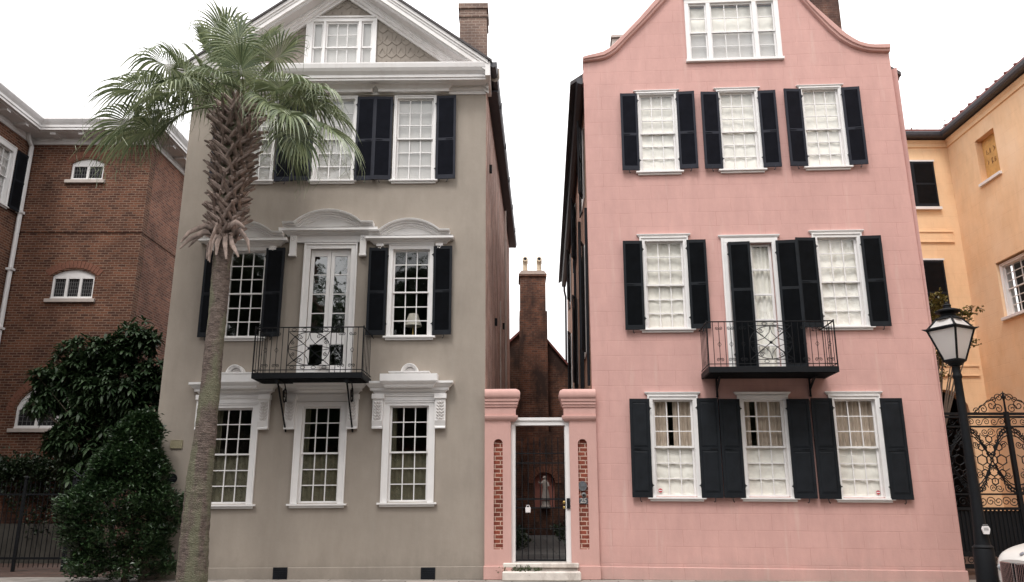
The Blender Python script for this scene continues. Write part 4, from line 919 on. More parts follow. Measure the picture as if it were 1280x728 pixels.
uk, zk = FGt.px(660, 637.3); m = MB(); m.box(uk - .055, uk + .055, .0, .035, zk - .06, zk + .05); m.tube([(uk - .03, .02, zk + .05), (uk - .03, .02, zk + .09), (uk + .03, .02, zk + .09), (uk + .03, .02, zk + .05)], .008, 5)
tag(m.build('lock_box', M_wht, None, FGt, bevel=.006), 'small white key box hanging on the iron gate bars', 'key box')
# plaques in the right slot
FPl = Frame(F.M.translation, -1.5)
def slotpt(x, y): return FPl.px(x, y, -.06)
M_pl = plain('weathered_blue_grey_plaque', (.16,.18,.21), .4, .3, 30, metal=.4)
c = slotpt(728.2, 607.8); m = MB(); m.prism([(c[0] + .098*math.cos(k*math.pi/16), c[1] + .105*math.sin(k*math.pi/16)) for k in range(32)], -.075, -.04); m.cur = 1
m.tube([(c[0] + .088*math.cos(k*math.pi/16), -.076, c[1] + .094*math.sin(k*math.pi/16)) for k in range(32)], .006, 4, True); m.box(c[0] - .085, c[0] + .085, -.082, -.0755, c[1] - .008, c[1] + .006)
for k, (a, b) in enumerate(((-.05, .05), (-.06, .045), (-.04, .04))): m.box(c[0] + a, c[0] + b, -.079, -.0755, c[1] - .03 - .02*k, c[1] - .022 - .02*k)
for q in (-.045, -.015, .02, .05): m.box(c[0] + q - .009, c[0] + q + .009, -.08, -.0755, c[1] + .025, c[1] + .055)
tag(m.build('round_plaque', [M_pl, M_greylead], None, FPl), 'round blue grey medallion with raised bars in the brick slot of the right pillar', 'plaque')
c = slotpt(729.8, 618.6); m = MB(); ball(m, (c[0], -.045, c[1]), .055, 1, .5, 1, 14); m.cur = 1; ball(m, (c[0], -.075, c[1] - .005), .022)
tag(m.build('door_bell', [M_greylead, M_black], None, FPl, smooth=True), 'small round grey doorbell just above the house number 25', 'doorbell')
c = slotpt(729.3, 626.3)
tx = bpy.data.curves.new('house_number', 'FONT'); tx.body = '25'; tx.size = .14; tx.extrude = .006; tx.offset = .004; tx.align_x = 'CENTER'; tx.align_y = 'CENTER'; tx.materials.append(M_greylead)
NB = MB(); NB.box(c[0] - .088, c[0] + .088, -.052, -.04, c[1] - .062, c[1] + .062); NP = NB.build('number_plate', M_pl, None, FPl); tag(NP, 'house number 25 plate in the brick slot of the right pillar', 'number plate')
to = bpy.data.objects.new('numerals', tx); col.objects.link(to); to.parent = NP; to.matrix_local = Matrix.Translation((c[0], -.056, c[1])) @ Matrix.Rotation(R(90), 4, 'X'); M_num = plain('pale_number_paint', (.36,.35,.33), .5, .1); tx.materials[0] = M_num
me_ = bpy.data.meshes.new_from_object(to); me_.materials.clear(); me_.materials.append(M_num); bpy.data.objects.remove(to); to = bpy.data.objects.new('numerals', me_); col.objects.link(to); to.parent = NP; to.matrix_local = Matrix.Translation((c[0], -.056, c[1])) @ Matrix.Rotation(R(90), 4, 'X')
# steps
m = MB(); s0, s1 = FGt.px(628.5, 709, -.12)[0], FGt.px(724, 709, -.12)[0]
a = FGt.px(676, 712.5, -.42)[1]
m.box(s0, s1, -.16, .45, STEP - .105, STEP); m.box(s0 + .02, s1 - .02, -.12, .40, .002, STEP - .106); m.box(s0 - .0, s1 + .02, -.46, -.162, .002, .185)
tag(m.build('door_step', M_marble, None, FGt, bevel=.02), 'worn white marble steps below the iron gate', 'steps')
# ================================================================ brick house on the left
YB = 25.0
def fw(x, y, Y=YB): return at(x, y, Y)
cIn = fw(42, 168); cOut = fw(191, 184)
FB = Frame((0, YB, 0)); BH = empty('brick_villa', Matrix.Translation((cOut.x, YB, 0)), 'red brown brick house with white eaves behind the palm at the left', 'house')
zE_ = fw(110, 178)[2]; xr_ = cOut.x; xl_ = cIn.x - .15
wins = []
# small arched windows: (xl, xr, ytop, ybot, lights)
m0 = None
holes = []
def arched(x0, x1, yt, yb, n, F_, seed, lab, big=False):
    a = F_.px(x0, yb); b = F_.px(x1, yb); zt = F_.px((x0 + x1) / 2, yt)[1]; u0, u1, z0 = a[0], b[0], a[1]; rise = (u1 - u0) * (.16 if not big else .36); zs = zt - rise
    holes.append(arch_pts(u0 + .02, u1 - .02, z0, zs, rise - .02))
    w = MB(); cwz = .09
    outer = arch_pts(u0, u1, z0, zs, rise); inner_t = zs - (.06 if not big else -.0)
    lw = (u1 - u0 - cwz * (n + 1)) / n; hs = []
    for k in range(n):
        p = u0 + cwz + k * (lw + cwz); top_ = inner_t - .04
        if big: hs.append(arch_pts(p, p + lw, z0 + .10, zs + (.05 if k == 1 else -.12), lw * .18))
        else: hs.append(rect(p, p + lw, z0 + .10, top_))
    wall_mesh(w, outer, hs, .06, .08); w.box(u0 + .001, u1 - .001, .03, .061, z0, z0 + .06)
    o = w.build('window', M_white, BH, F_, bevel=.004); o['label'] = lab
    p = MB(); p.box(u0 + .05, u1 - .05, .11, .12, z0 + .05, zs + (rise * .6)); p.build('pane', M_lead, o)
    l = MB()
    for h in hs:
        a0, a1 = h[0][0], h[1][0]; b0, b1 = h[0][1], max(q[1] for q in h)
        if not big or True:
            for i in range(1, 5 if not big else 4):
                uu = a0 + (a1 - a0) * i / (5 if not big else 4); l.box(uu - .006, uu + .006, .10, .109, b0, b1 - (.03 if big else 0))
            nz = int((b1 - b0) / .12)
            for i in range(1, nz): z = b0 + (b1 - b0) * i / nz; l.box(a0, a1, .10, .109, z - .006, z + .006)
    l.build('lead_cames', M_greylead, o)
    s = MB(); s.box(u0 - .10, u1 + .10, -.09, .10, z0 - .12, z0 - .001); s.build('window_sill', M_stone, o, bevel=.006)
    r = MB(); n2 = 15 if not big else 25; cx = (u0 + u1) / 2; w2 = (u1 - u0) / 2; rr = (w2*w2 + rise*rise) / (2*rise); aa = math.asin(min(1, w2 / rr)) * 1.12
    for i in range(n2):
        t = -aa + 2*aa*(i + .5) / n2; dt = aa / n2 * .86; q = []
        for rad, tt in ((rr + .03, t - dt), (rr + .03, t + dt), (rr + .27, t + dt), (rr + .27, t - dt)): q.append((cx + rad*math.sin(tt), zs + rise - rr + rad*math.cos(tt)))
        r.prism(q, -.016, .02)
    r.build('brick_arch', M_archb, o)
    return o
M_archb = plain('arch_brick', (.20,.085,.055), .9, .3, 30)
arched(86, 128.5, 198, 225.5, 2, FB, 1, 'topmost of the small arched windows, two leaded lights')
arched(60.5, 115.5, 336, 374, 3, FB, 2, 'small arched window with three leaded lights')
arched(15, 95, 480, 536, 3, FB, 3, 'large arched window partly hidden by leaves', big=True)
def shift(h, d): return [(p[0], p[1]) for p in h]
m = MB(); wall_mesh(m, rect(xl_, xr_, 0, zE_ + .3), [shift(h, 0) for h in holes], 0, .35)
m.build('front_wall', M_brickL, BH, FB)
m = MB(); m.box(xr_ - .002 - .3, xr_ - .002, .352, 11, 0, zE_ + .3); m.build('side_wall', M_brickR, BH, FB)
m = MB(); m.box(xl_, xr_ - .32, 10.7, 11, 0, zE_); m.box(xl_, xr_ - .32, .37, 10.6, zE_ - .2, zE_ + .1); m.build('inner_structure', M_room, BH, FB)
zs_ = FB.px(110, 289.5)[1]; m = MB(); m.box(xl_, xr_ + .02, -.03, .01, zs_ - .04, zs_ + .05); m.box(xr_ - .01, xr_ + .02, .01, 11, zs_ - .04, zs_ + .05); m.build('string_course', M_brickL, BH, FB)
def eaves(mb, mod, pr):
    pass
def eave_path(path, z, prof, mb):     # path in plan (x, y) with outward side on the right; mitred
    P = [Vector(p) for p in path]; rows = []
    for i in range(len(P)):
        d0 = (P[i] - P[i-1]).normalized() if i else None; d1 = (P[i+1] - P[i]).normalized() if i < len(P)-1 else None
        d0 = d0 or d1; d1 = d1 or d0; n0 = Vector((d0.y, -d0.x)); n1 = Vector((d1.y, -d1.x)); mm = (n0 + n1); mm = mm / mm.length_squared * 2
        rows.append([(P[i].x + mm.x*p, P[i].y + mm.y*p, z + dz) for p, dz in prof])
    mb.grid(rows)
zb_ = zE_; EP = .62
path = [(xl_ + .15, 4.0), (xl_ + .15, YB), (xr_, YB), (xr_, YB + 11)]
prof_e = [(-.01, -.10), (.03, -.10), (.05, -.02), (.07, .0), (.07, .12), (EP - .12, .14), (EP - .12, .17), (EP, .17), (EP, .24), (EP + .03, .26), (EP + .03, .34), (EP + .09, .42), (EP + .14, .50), (EP + .14, .54), (-.3, .60)]
m = MB(); eave_path(path, zb_, prof_e, m); m.build('eaves_cornice', M_white2, BH, WORLD)
eb = [(xl_ + .15 + EP + .25 + k * .98, YB - EP + .14, .2, EP - .22) for k in range(9)] + [(xl_ + .24, YB - EP - .6 - k * .98, EP - .23, .2) for k in range(12)] + [(xr_ + .09, YB + .5 + k * .98, EP - .23, .2) for k in range(10)]
for x, y, dx_, dy_ in eb:
    if x > xr_ + .1 or (dx_ == .2 and x > xr_ - .1): continue
    m = MB(); m.box(x, x + dx_, y, y + dy_, zb_ + .06, zb_ + .138); m.build('eaves_bracket', M_white2, BH, WORLD)

m = MB(); m.slab([(xl_ - 9, YB - 22), (xl_ + .2, YB - 22), (xl_ + .2, YB - .1), (xr_ + .1, YB - .1), (xr_ + .1, YB + 11.2), (xl_ - 9, YB + 11.2)], zb_ + .6, zb_ + .75); m.build('roof', M_slate, BH, WORLD)
# wing that comes forward, its wall faces right
FW = Frame((xl_ + .15, YB, 0), 90)      # along = away from the street, seen from the right
ww = FW.px(1, 170); 
wg0 = (FW.px(-14, 300)[0] , FW.px(12.5, 300)[0])
za, zt_ = FW.px(4, 262)[1], FW.px(4, 176)[1]
g = (FW.px(-13, 220)[0], FW.px(9.5, 220)[0], FW.px(5, 254)[1], FW.px(5, 184)[1])
g = (g[1] - .95, g[1], g[2], g[3])
holes2 = []
wwn = sash_window(BH, g, (g[2] + g[3]) / 2, mat=M_white, cw=.12, head=.2, fr=FW, seed=50, cover=(('blind', 0, 1, 0, 1, M_blind),), label='white sash window in the forward wing beside a dark shutter')
wwn.matrix_local = inv(BH) @ FW.M
s_ = shutter(BH, g[1] + .19, g[2] - .1, g[3] + .18, .62, 1, M_black, angle=4, fr=FW, dog=False); s_['label'] = 'dark shutter beside the downspout'
# upper sash lower part window below: further windows of the wing lie outside the frame
m = MB(); wall_mesh(m, rect(-20, -.002, 0, zE_ + .3), [hole_of(wwn)], 0, .35); m.build('wing_wall', M_brickL, BH, FW)
m = MB(); m.box(-20, -.4, .9, .95, 0, zE_); m.build('wing_room', M_room, BH, FW)
m = MB(); dx, dy = xl_ + .15 + .12, YB - .16
m.tube([(dx - .02, dy - .25, zb_ + .14), (dx - .02, dy - .2, zb_ - .05), (dx + .0, dy, zb_ - .25), (dx, dy, .1)], .075, 8)
for k in range(6): m.box(dx - .1, dx + .1, dy - .1, dy + .1, 1 + 2*k, 1.08 + 2*k)
m.build('downspout', M_white2, BH, WORLD, smooth=True)

# garden wall with creeper, fence and gate at the left
gw0 = at(-60, 640, 22.6); gw1 = at(97, 640, 22.6)
m = MB(); m.box(gw0.x - 2, gw1.x, 22.6, 22.9, .0, at(50, 590, 22.6).z); GW = tag(m.build('garden_wall', M_brickA), 'dark brick garden wall under the creeper at the far left', 'wall')
m = MB(); m.box(gw0.x - 2, gw1.x + .1, 22.3, 22.598, 0, at(50, 660, 22.3).z + .1); m.build('wall_base', plain('dark_stone_wall_base', (.07,.065,.055), .9, .25, 5), GW)  # stone base course in one even dark colour
def clump(mb, c, rnd, n, L, Wd, sp, flat=.4, up=.3):
    for i in range(n):
        d = Vector((rnd.gauss(0, 1), rnd.gauss(0, 1), rnd.gauss(0, .7) + up)).normalized(); p = Vector(c) + Vector((rnd.gauss(0, sp), rnd.gauss(0, sp), rnd.gauss(0, sp * .7)))
        s = d.cross(Vector((rnd.gauss(0, .3), rnd.gauss(0, .3), 1))).normalized(); q = d.cross(s)
        l = L * rnd.uniform(.7, 1.25); w = Wd * rnd.uniform(.8, 1.2); f = q * w * flat
        a = p; b = p + d*l*.5 + s*w*.5 - f; e = p + d*l; g_ = p + d*l*.5 - s*w*.5 - f
        mb.add([a, b, e, g_, p + d*l*.5], [(0, 1, 4), (1, 2, 4), (2, 3, 4), (3, 0, 4)])
M_holly = leaf_mat('holly_leaf', (.012,.034,.014), (.045,.085,.030), .38, .12)
M_loq = leaf_mat('loquat_leaf', (.014,.034,.013), (.045,.078,.032), .5, .15, .3)
M_ivy = leaf_mat('creeper_leaf', (.012,.026,.011), (.030,.052,.020), .5, .15)
M_bark = plain('grey_brown_bark', (.12,.09,.07), .9, .25, 12, .5, 30)
rnd = random.Random(11)
m = MB(); ztw = at(50, 590, 22.6).z
for i in range(900):
    x = rnd.uniform(gw0.x, gw1.x + .15); t = rnd.random(); z = ztw + rnd.gauss(.0, .12) + .12 if t < .7 else ztw - rnd.random()**1.5 * 1.1 * (1 + .5*math.sin(x*2.3))
    clump(m, (x, 22.5 + rnd.uniform(-.28, .3 if z > ztw else .05), z + .05*math.sin(x*5)), rnd, 8, .10, .075, .09)
tag(m.build('creeper', M_ivy, recalc=False), 'dark creeper draped over the top of the brick garden wall', 'creeper')

def ironbars(mb, u0, u1, z0, z1, y, n, r=.011, tip=.1):
    for i in range(n): u = u0 + (u1 - u0) * i / max(1, n-1); mb.tube([(u, y, z0), (u, y, z1), (u, y, z1 + tip)], [r, r, .002], 4)
YF = 19.6
f0 = at(-40, 640, YF).x; f1 = at(16, 700, YF).x + .35; ft = at(60, 606, YF).z
FE = empty('iron_fence', Matrix.Translation((f0, YF, 0)), 'tall dark iron railing in front of the creeper covered garden wall', 'fence')
FEf = Frame((f0, YF, 0)); w_ = at(88, 640, YF).x - f0
m = MB(); ironbars(m, 0, w_, .1, ft, 0, 22); m.box(0, w_, -.02, .02, .28, .33); m.box(0, w_, -.02, .02, ft - .25, ft - .21); m.build('bars', M_iron, FE)
for u in (at(24, 660, YF).x - f0, w_): m = MB(); m.box(u - .032, u + .032, -.032, .032, 0, ft + .12); ball(m, (u, 0, ft + .16), .05); m.build('fence_post', M_iron, FE)
# ornate gate leaf right of it
GLx = at(90, 640, YF).x; GE = empty('iron_gate', Matrix.Translation((GLx, YF, 0)), 'dark scrolled iron gate leaf half hidden by the bush', 'gate')
gwid = 1.05; gt_ = at(120, 598, YF).z
m = MB()
for u in (0, gwid): m.tube([(u, 0, .08), (u, 0, gt_)], .02, 6)
for z in (.15, .6, gt_ - .75, gt_ - .05): m.box(0, gwid, -.012, .012, z - .014, z + .014)
ironbars(m, .13, gwid - .13, .15, gt_ - .75, 0, 7, .008, 0)
m.build('gate_leaf', M_iron2, GE)
m = MB()
for (u, z, r, a, d) in ((.25, gt_ + .08, .14, 0, 1), (.52, gt_ + .16, .18, 2, -1), (.82, gt_ + .10, .15, 3, 1), (.2, gt_ - .3, .13, 1, 1), (.45, gt_ - .25, .15, 4, -1), (.75, gt_ - .3, .15, 0, 1), (.22, gt_ - .58, .12, 2, -1), (.8, gt_ - .6, .12, 2, 1)): m.tube(yz(spiral(u, z, r, 1.5, a, d, 26), 0), .012, 5)
for k in range(6): a = R(25 + k*26); m.tube([(.5, 0, gt_ - .70), (.5 + .3*math.cos(a)*.8, 0, gt_ - .7 + .35*math.sin(a)), (.5 + .42*math.cos(a), 0, gt_ - .7 + .46*math.sin(a) - .02)], [.012, .012, .005], 5)
m.tube([(-.15, 0, gt_ + .22), (.1, 0, gt_ + .05), (.5, 0, gt_ + .3), (.9, 0, gt_ + .05), (1.05, 0, gt_ + .0)], .011, 5)
m.build('scrollwork', M_iron2, GE)

# loquat tree against the brick house
def rosette(mb, c, rnd, n, L, Wd, d=None):
    d = (d or Vector((0, 0, 1))).normalized(); s = d.cross(Vector((.3, .9, .1))).normalized(); t = d.cross(s); a0 = rnd.uniform(0, 6)
    for i in range(n):
        a = a0 + i * 2.4; el = rnd.uniform(-.25, .75); v = (s * math.cos(a) + t * math.sin(a)) * math.cos(el) + d * math.sin(el); l = L * rnd.uniform(.7, 1.15); w = Wd * rnd.uniform(.8, 1.15)
        si = v.cross(Vector((0, 0, 1)));  si = si.normalized() if si.length > .1 else s; dr_ = Vector((0, 0, -1))
        p0 = Vector(c); p1 = p0 + v * l * .45; p2 = p0 + v * l * .8 + dr_ * l * .06; p3 = p0 + v * l + dr_ * l * .2
        mb.add([p0, p1 + si*w*.5, p1, p1 - si*w*.5, p2 + si*w*.38, p2, p2 - si*w*.38, p3], [(0,1,2), (0,2,3), (1,4,5,2), (2,5,6,3), (4,7,5), (5,7,6)])
def blob_tree(name, lab, cat, base, crown_px, Y, leafer, mat, rnd, trunk_r, frame_y=None, grp=None, dens=1.0, r_split=False):
    # crown_px: list of (x, y, radius px) lumps at distance Y
    E = empty(name, Matrix.Translation(base), lab, cat, grp); b = Vector(base)
    f = MB(); t = MB(); cc = []
    crown_px = [(x + q[0]*r*.62, y + q[1]*r*.62, r*.72, dy + rnd.uniform(-.4, .4)) for x, y, r, dy in crown_px for q in [(rnd.uniform(-1, 1), rnd.uniform(-1, 1)) for _ in range(4)]] if r_split else crown_px
    for x, y, r, dy in crown_px:
        c = at(x, y, Y + dy); rad = r * (Y + dy) / FP * 1.02; cc.append((c, rad)); n = int(leafer['n'] * rad * rad * dens)
        for i in range(n):
            v = Vector((rnd.gauss(0, 1), rnd.gauss(0, 1), rnd.gauss(0, 1))).normalized() * (rad * rnd.random() ** .35) ; v.y *= .8
            p = c + v; leafer['f'](f, p - b, rnd, v)
    fork = b + (cc[0][0] - b) * .35; fork.z = b.z + (cc[0][0].z - b.z) * .45
    t.tube([Vector((0, 0, 0)), (fork - b) * .5 + Vector((.05, 0, 0)), fork - b], [trunk_r, trunk_r * .8, trunk_r * .7], 8)
    for c, rad in cc:
        kk = .2 if r_split else 1; t.tube([fork - b, (fork - b).lerp(c - b, .5) + Vector((0, 0, .1)), c - b], [trunk_r * .5 * kk, trunk_r * .35 * kk, trunk_r * .15 * kk], 6)
        for k in range(7):
            v = Vector((rnd.gauss(0, 1), rnd.gauss(0, 1), abs(rnd.gauss(0, 1)))).normalized() * rad * .85; t.tube([c - b, c - b + v * .5 + Vector((0, 0, .05)), c - b + v], [trunk_r * .15, trunk_r * .1, .008], 4)
    f.build('crown', mat, E, recalc=False); t.build('trunk', M_bark, E, smooth=True); return E
lum = [(120, 432, 24, 0), (160, 440, 32, .3), (185, 470, 28, 0), (95, 460, 28, -.2), (140, 480, 40, 0), (70, 500, 26, -.2), (55, 478, 14, -.3), (105, 520, 38, 0), (165, 520, 42, .2), (75, 545, 24, -.1), (130, 560, 38, 0), (190, 425, 14, .3), (45, 510, 12, -.3), (95, 590, 22, 0)]
blob_tree('loquat_tree', 'broad leaved evergreen tree with whorled leaves in front of the brick house', 'tree', (at(135, 700, 20.8).x, 20.8, 0), lum, 20.8,
          {'n': 170, 'f': lambda mb, p, r, v: rosette(mb, p, r, 12, .27, .075, v.normalized() + Vector((0, -.2, .5)))}, M_loq, rnd, .11, r_split=True)
# conical holly bush by the taupe house
HB = Vector((at(158, 700, 17.1).x, 17.1, 0)); E = empty('holly_bush', Matrix.Translation(HB), 'dense dark green cone shaped bush left of the palm trunk', 'bush')
zt_ = at(170, 517, 17.1).z; H_ = zt_; f = MB()
for i in range(3600):
    t = rnd.random() ** .8; z = .12 + t * (H_ - .15); lay = .5 + .5 * math.sin(z * 8.5 + rnd.uniform(-.5, .5))
    tt = z / H_; KP = [(0, .72), (.13, .90), (.37, 1.05), (.6, .76), (.8, .50), (.93, .26), (1.01, .08)]
    rad = next(r0 + (r1 - r0) * (tt - t0) / (t1 - t0) for (t0, r0), (t1, r1) in zip(KP, KP[1:]) if tt <= t1) * 1.14 * (.84 + .2 * lay); a = rnd.uniform(0, 6.283); q = rad * (1 - .5 * rnd.random() ** 3)
    cx_ = .16 * (z / H_) ** 4 - .20 + .06 * math.sin(z * 2 + 1); p = Vector((cx_ + q * math.cos(a), q * math.sin(a) * .85, z))
    bump_ = .93 + .42 * noise.noise(Vector((math.cos(a) * 2, math.sin(a) * 2, z * 1.7))); p.x = cx_ + (p.x - cx_) * bump_; p.y *= bump_
    if p.y > .55: continue
    for k in range(13):
        d = Vector((math.cos(a) + rnd.gauss(0, .7), math.sin(a) + rnd.gauss(0, .7), rnd.gauss(.35, .55))).normalized(); pp = p + Vector((rnd.gauss(0, .055), rnd.gauss(0, .055), rnd.gauss(0, .04)))
        s = d.cross(Vector((rnd.gauss(0, .4), rnd.gauss(0, .4), 1))).normalized(); n_ = s.cross(d); l = rnd.uniform(.07, .12); w = l * .5
        f.add([pp, pp + d*l*.5 + s*w*.5 + n_*w*.25, pp + d*l, pp + d*l*.5 - s*w*.5 + n_*w*.25], [(0, 1, 2), (0, 2, 3)])
f.build('foliage', M_holly, E, recalc=False)
m = MB(); m.tube([(0, 0, 0), (.05, 0, 1), (.15, 0, 2.4), (.2, 0, H_ - .3)], [.07, .06, .04, .015], 7)
for k in range(40):     # dense dead twigs inside
    z = rnd.uniform(.15, H_ * .8); a = rnd.uniform(0, 6.3); q = .8 * (1 - (z / H_) ** 1.5); m.tube([(.07*z + q*.7*math.cos(a), q*.4*math.sin(a), z), (.07*z - q*.5*math.cos(a + .8), -q*.3*math.sin(a), z + .2)], [.02, .012], 4)
for k in range(60):
    z = rnd.uniform(.2, H_ - .5); a = rnd.uniform(0, 6.3); q = 1.0 * (1 - (z / H_) ** 1.6) ** .8; m.tube([(.06*z, 0, z), (.06*z + q*.6*math.cos(a), q*.5*math.sin(a), z + .15)], [.018, .006], 4)
m.build('trunk', M_bark, E)

# ================================================================ ochre house on the right
YY = 26.0; cy_ = at(1188.5, 215, YY); xc = cy_.x; zEy = at(1155, 177, YY).z
OH = empty('ochre_house', Matrix.Translation((xc, YY, 0)), 'ochre yellow stucco house with a boarded up window at the right edge', 'house')
FY = Frame((0, YY, 0)); FZ = Frame((xc, YY, 0), -90)      # FZ: wing wall that faces left
x0y = at(1110, 300, YY).x - 4
ho = []
def blindshut(x0, x1, y0, y1, lab):
    a = FY.px(x0, y0); b = FY.px(x1, y1); u0, u1, z1, z0 = a[0], b[0], a[1], b[1]; m = MB(); m.box(u0 - .05, u1 + .05, -.06, -.002, z1, z1 + .06); m.box(u0 - .06, u1 + .06, -.12, -.002, z0 - .12, z0 - .02)
    o = m.build('shuttered_window', M_wht, OH, FY); o['label'] = lab
    c = (u0 + u1) / 2; w = c - u0
    for s in (-1, 1):
        q = shutter(o, 0, z0, z1, round(w, 2), 1, M_black, dog=False, mid=.5); q.matrix_local = Matrix.Translation((u0 if s < 0 else c, -.03, z0))
# window pairs are centred on the visible right leaf
blindshut(1111, 1173.5, 203, 259, 'closed black shutters of the upper window'); blindshut(1124, 1190, 326, 408, 'closed black shutters of the lower window')
arch_o = arch_pts(FY.px(1168, 600)[0], FY.px(1218, 560)[0], 0, FY.px(1200, 525)[1], 1.0)
m = MB(); wall_mesh(m, rect(x0y, xc + .001, 0, zEy + .2), [arch_o], 0, .4); m.build('rear_wall', M_yellow, OH, FY)
for yy in ((289.5, 303), (457, 470)):
    z1, z0 = FY.px(1160, yy[0])[1], FY.px(1160, yy[1])[1]; m = MB(); u0, u1 = x0y + .2, FY.px(1190 + (yy[0] > 400) * 32, yy[0])[0]
    m.box(u0, u1, -.03, .005, z0, z1); m.box(u0 - .02, u1 + .02, -.06, -.0302, z1 - .05, z1 + .01); m.box(u0 - .02, u1 + .02, -.055, -.0302, z0 - .02, z0 + .03); m.build('wall_panel', M_yellow, OH, FY, bevel=.006)
# wing wall with the boarded window and the sash window
def fz(x, y, n=0): return FZ.px(x, y, n)
b0 = fz(1225, 232); b1 = fz(1252, 213.5); bt0 = fz(1221, 176); bt1 = fz(1240, 160)
B0, B1 = (b0[0] + bt0[0]) / 2, (b1[0] + bt1[0]) / 2; BZ0, BZ1 = (b0[1] + b1[1]) / 2, (bt0[1] + bt1[1]) / 2
c0 = fz(1259, 392); c1 = fz(1287, 376); ct = fz(1253, 330)
C0, C1 = c0[0], c0[0] + 1.15; CZ0, CZ1 = c0[1], ct[1] 
m = MB(); wall_mesh(m, rect(.0, 21, 0, zEy + .2), [rect(B0, B1, BZ0, BZ1), rect(C0 - .16, C1 + .16, CZ0 - .1, CZ1 + .12)], 0, .45); m.build('wing_wall', M_yellow2, OH, FZ)
m = MB(); m.box(B0 - .05, B1 + .05, .22, .25, BZ0 - .05, BZ1 + .05)
M_ply = plain('weathered_plywood_board', (.58,.33,.11), .75, .18, 7, .15, 30)
bo = m.build('boarded_window', M_ply, OH, FZ); bo['label'] = 'window boarded up with plywood and scribbled on'
m = MB(); rs = random.Random(8)
for row, zz in enumerate((BZ1 - .62, BZ1 - .98)):
    for k in range(4):
        u = B0 + .16 + k * (B1 - B0 - .3) / 4; pts = []
        for i in range(7): pts.append((u + rs.uniform(0, .13), .217, zz + rs.uniform(0, .22)))
        m.tube(pts, .008, 4)
m.build('scribble', plain('faded_brown_pen', (.22,.11,.05), .8, .1), bo)
m = MB(); m.box(B0 - .06, B1 + .06, -.09, .2, BZ0 - .10, BZ0 - .001); m.build('window_sill', M_wht, bo, bevel=.006)
sw = sash_window(OH, (C0, C1, CZ0 + .04, CZ1 - .06), (CZ0 + CZ1) / 2, cw=.10, head=.08, glass=M_glass, fr=FZ, y=.14, seed=60, label='white sash window in the forward ochre wing', sill=False)
sw.matrix_local = inv(OH) @ FZ.M
m = MB(); m.box(C0 - .22, C1 + .22, -.09, .25, CZ0 - .20, CZ0 - .101); m.build('window_sill', M_wht, sw, bevel=.006)
m = MB(); m.box(.02, 20.9, 1.6, 1.7, 0, zEy); m.build('inner_structure', M_room, OH, FZ)
m = MB(); m.box(x0y, xc, 3.2, 3.3, 0, 9.5); m.box(x0y, xc, .402, 3.2, 9.4, 9.5); m.box(x0y - .1, x0y, .402, 3.3, 0, 9.5); m.box(xc - .1, xc - .02, .402, 3.3, 0, 9.5); m.build('porch_room', M_room, OH, FY)
path = [(x0y, YY), (xc, YY), (xc, YY - 22)]
m = MB(); eave_path(path, zEy - .05, [(-.01, -.22), (.05, -.20), (.06, -.08), (.10, -.02), (.12, .04)], m); m.build('eaves_moulding', M_yellow, OH, WORLD)
m = MB(); eave_path(path, zEy, [(-.2, .03), (.30, .04), (.32, .04), (.36, .10), (.38, .20), (.34, .24), (-.2, .26)], m); m.build('gutter', M_gutter, OH, WORLD)
m = MB(); m.hexa([(xc - .30, YY - 22, zEy + .27), (xc + 6, YY - 22, zEy + 2.0), (xc + 6, YY + 6, zEy + 2.0), (xc - .30, YY - .3, zEy + .27), (xc - .30, YY - 22, zEy + .33), (xc + 6, YY - 22, zEy + 2.1), (xc + 6, YY + 6, zEy + 2.1), (xc - .30, YY - .3, zEy + .33)])
m.hexa([(x0y, YY - .3, zEy + .27), (xc - .3, YY - .3, zEy + .27), (xc + 6, YY + 6, zEy + 2.0), (x0y, YY + 6, zEy + 2.0), (x0y, YY - .3, zEy + .33), (xc - .3, YY - .3, zEy + .33), (xc + 6, YY + 6, zEy + 2.1), (x0y, YY + 6, zEy + 2.1)])
for k in range(28): y = YY - .6 - k*.5; m.tube([(xc - .32, y, zEy + .34), (xc + 2, y, zEy + .34 + .66)], .04, 5)
m.build('roof', M_redroof, OH, WORLD)

# bare tree over the ochre roof
def bare(mb, p, d, L, r, depth, rnd):
    q = p + d * L; mb.tube([p, p.lerp(q, .5) + Vector((rnd.gauss(0, .03), 0, rnd.gauss(0, .03))), q], [r, r*.8, r*.6], 4)
    if depth == 0: return
    for k in range(3 if depth > 1 else 4):
        nd = (d + Vector((rnd.gauss(0, .5), rnd.gauss(0, .5), rnd.gauss(.05, .35)))).normalized(); bare(mb, q if k else p.lerp(q, .7), nd, L * rnd.uniform(.6, .85), r * .6, depth - 1, rnd)
BT = Vector((at(1158, 180, 34).x, 34, 0)); E = empty('bare_tree', Matrix.Translation(BT), 'nearly leafless tree showing thin twigs above the ochre roof', 'tree')
m = MB(); zb0_ = at(1158, 230, 34).z; m.tube([(0, 0, 0), (0, 0, zb0_)], [.2, .12], 7)
for k in range(7): bare(m, Vector((0, 0, zb0_)), Vector((rnd.gauss(0, .55), rnd.gauss(0, .3), 1)).normalized(), 1.0, .035, 4, rnd)
m.build('trunk', M_bark, E)
m2 = MB()
vs = [Vector(v) for v in m.v if v[2] > zb0_ + 1.2]
for i in range(130): clump(m2, rnd.choice(vs), rnd, 1, .12, .08, .03)
m2.build('leaves', leaf_mat('reddish_autumn_leaf', (.12,.05,.03), (.2,.09,.04), .6, .2), E, recalc=False)
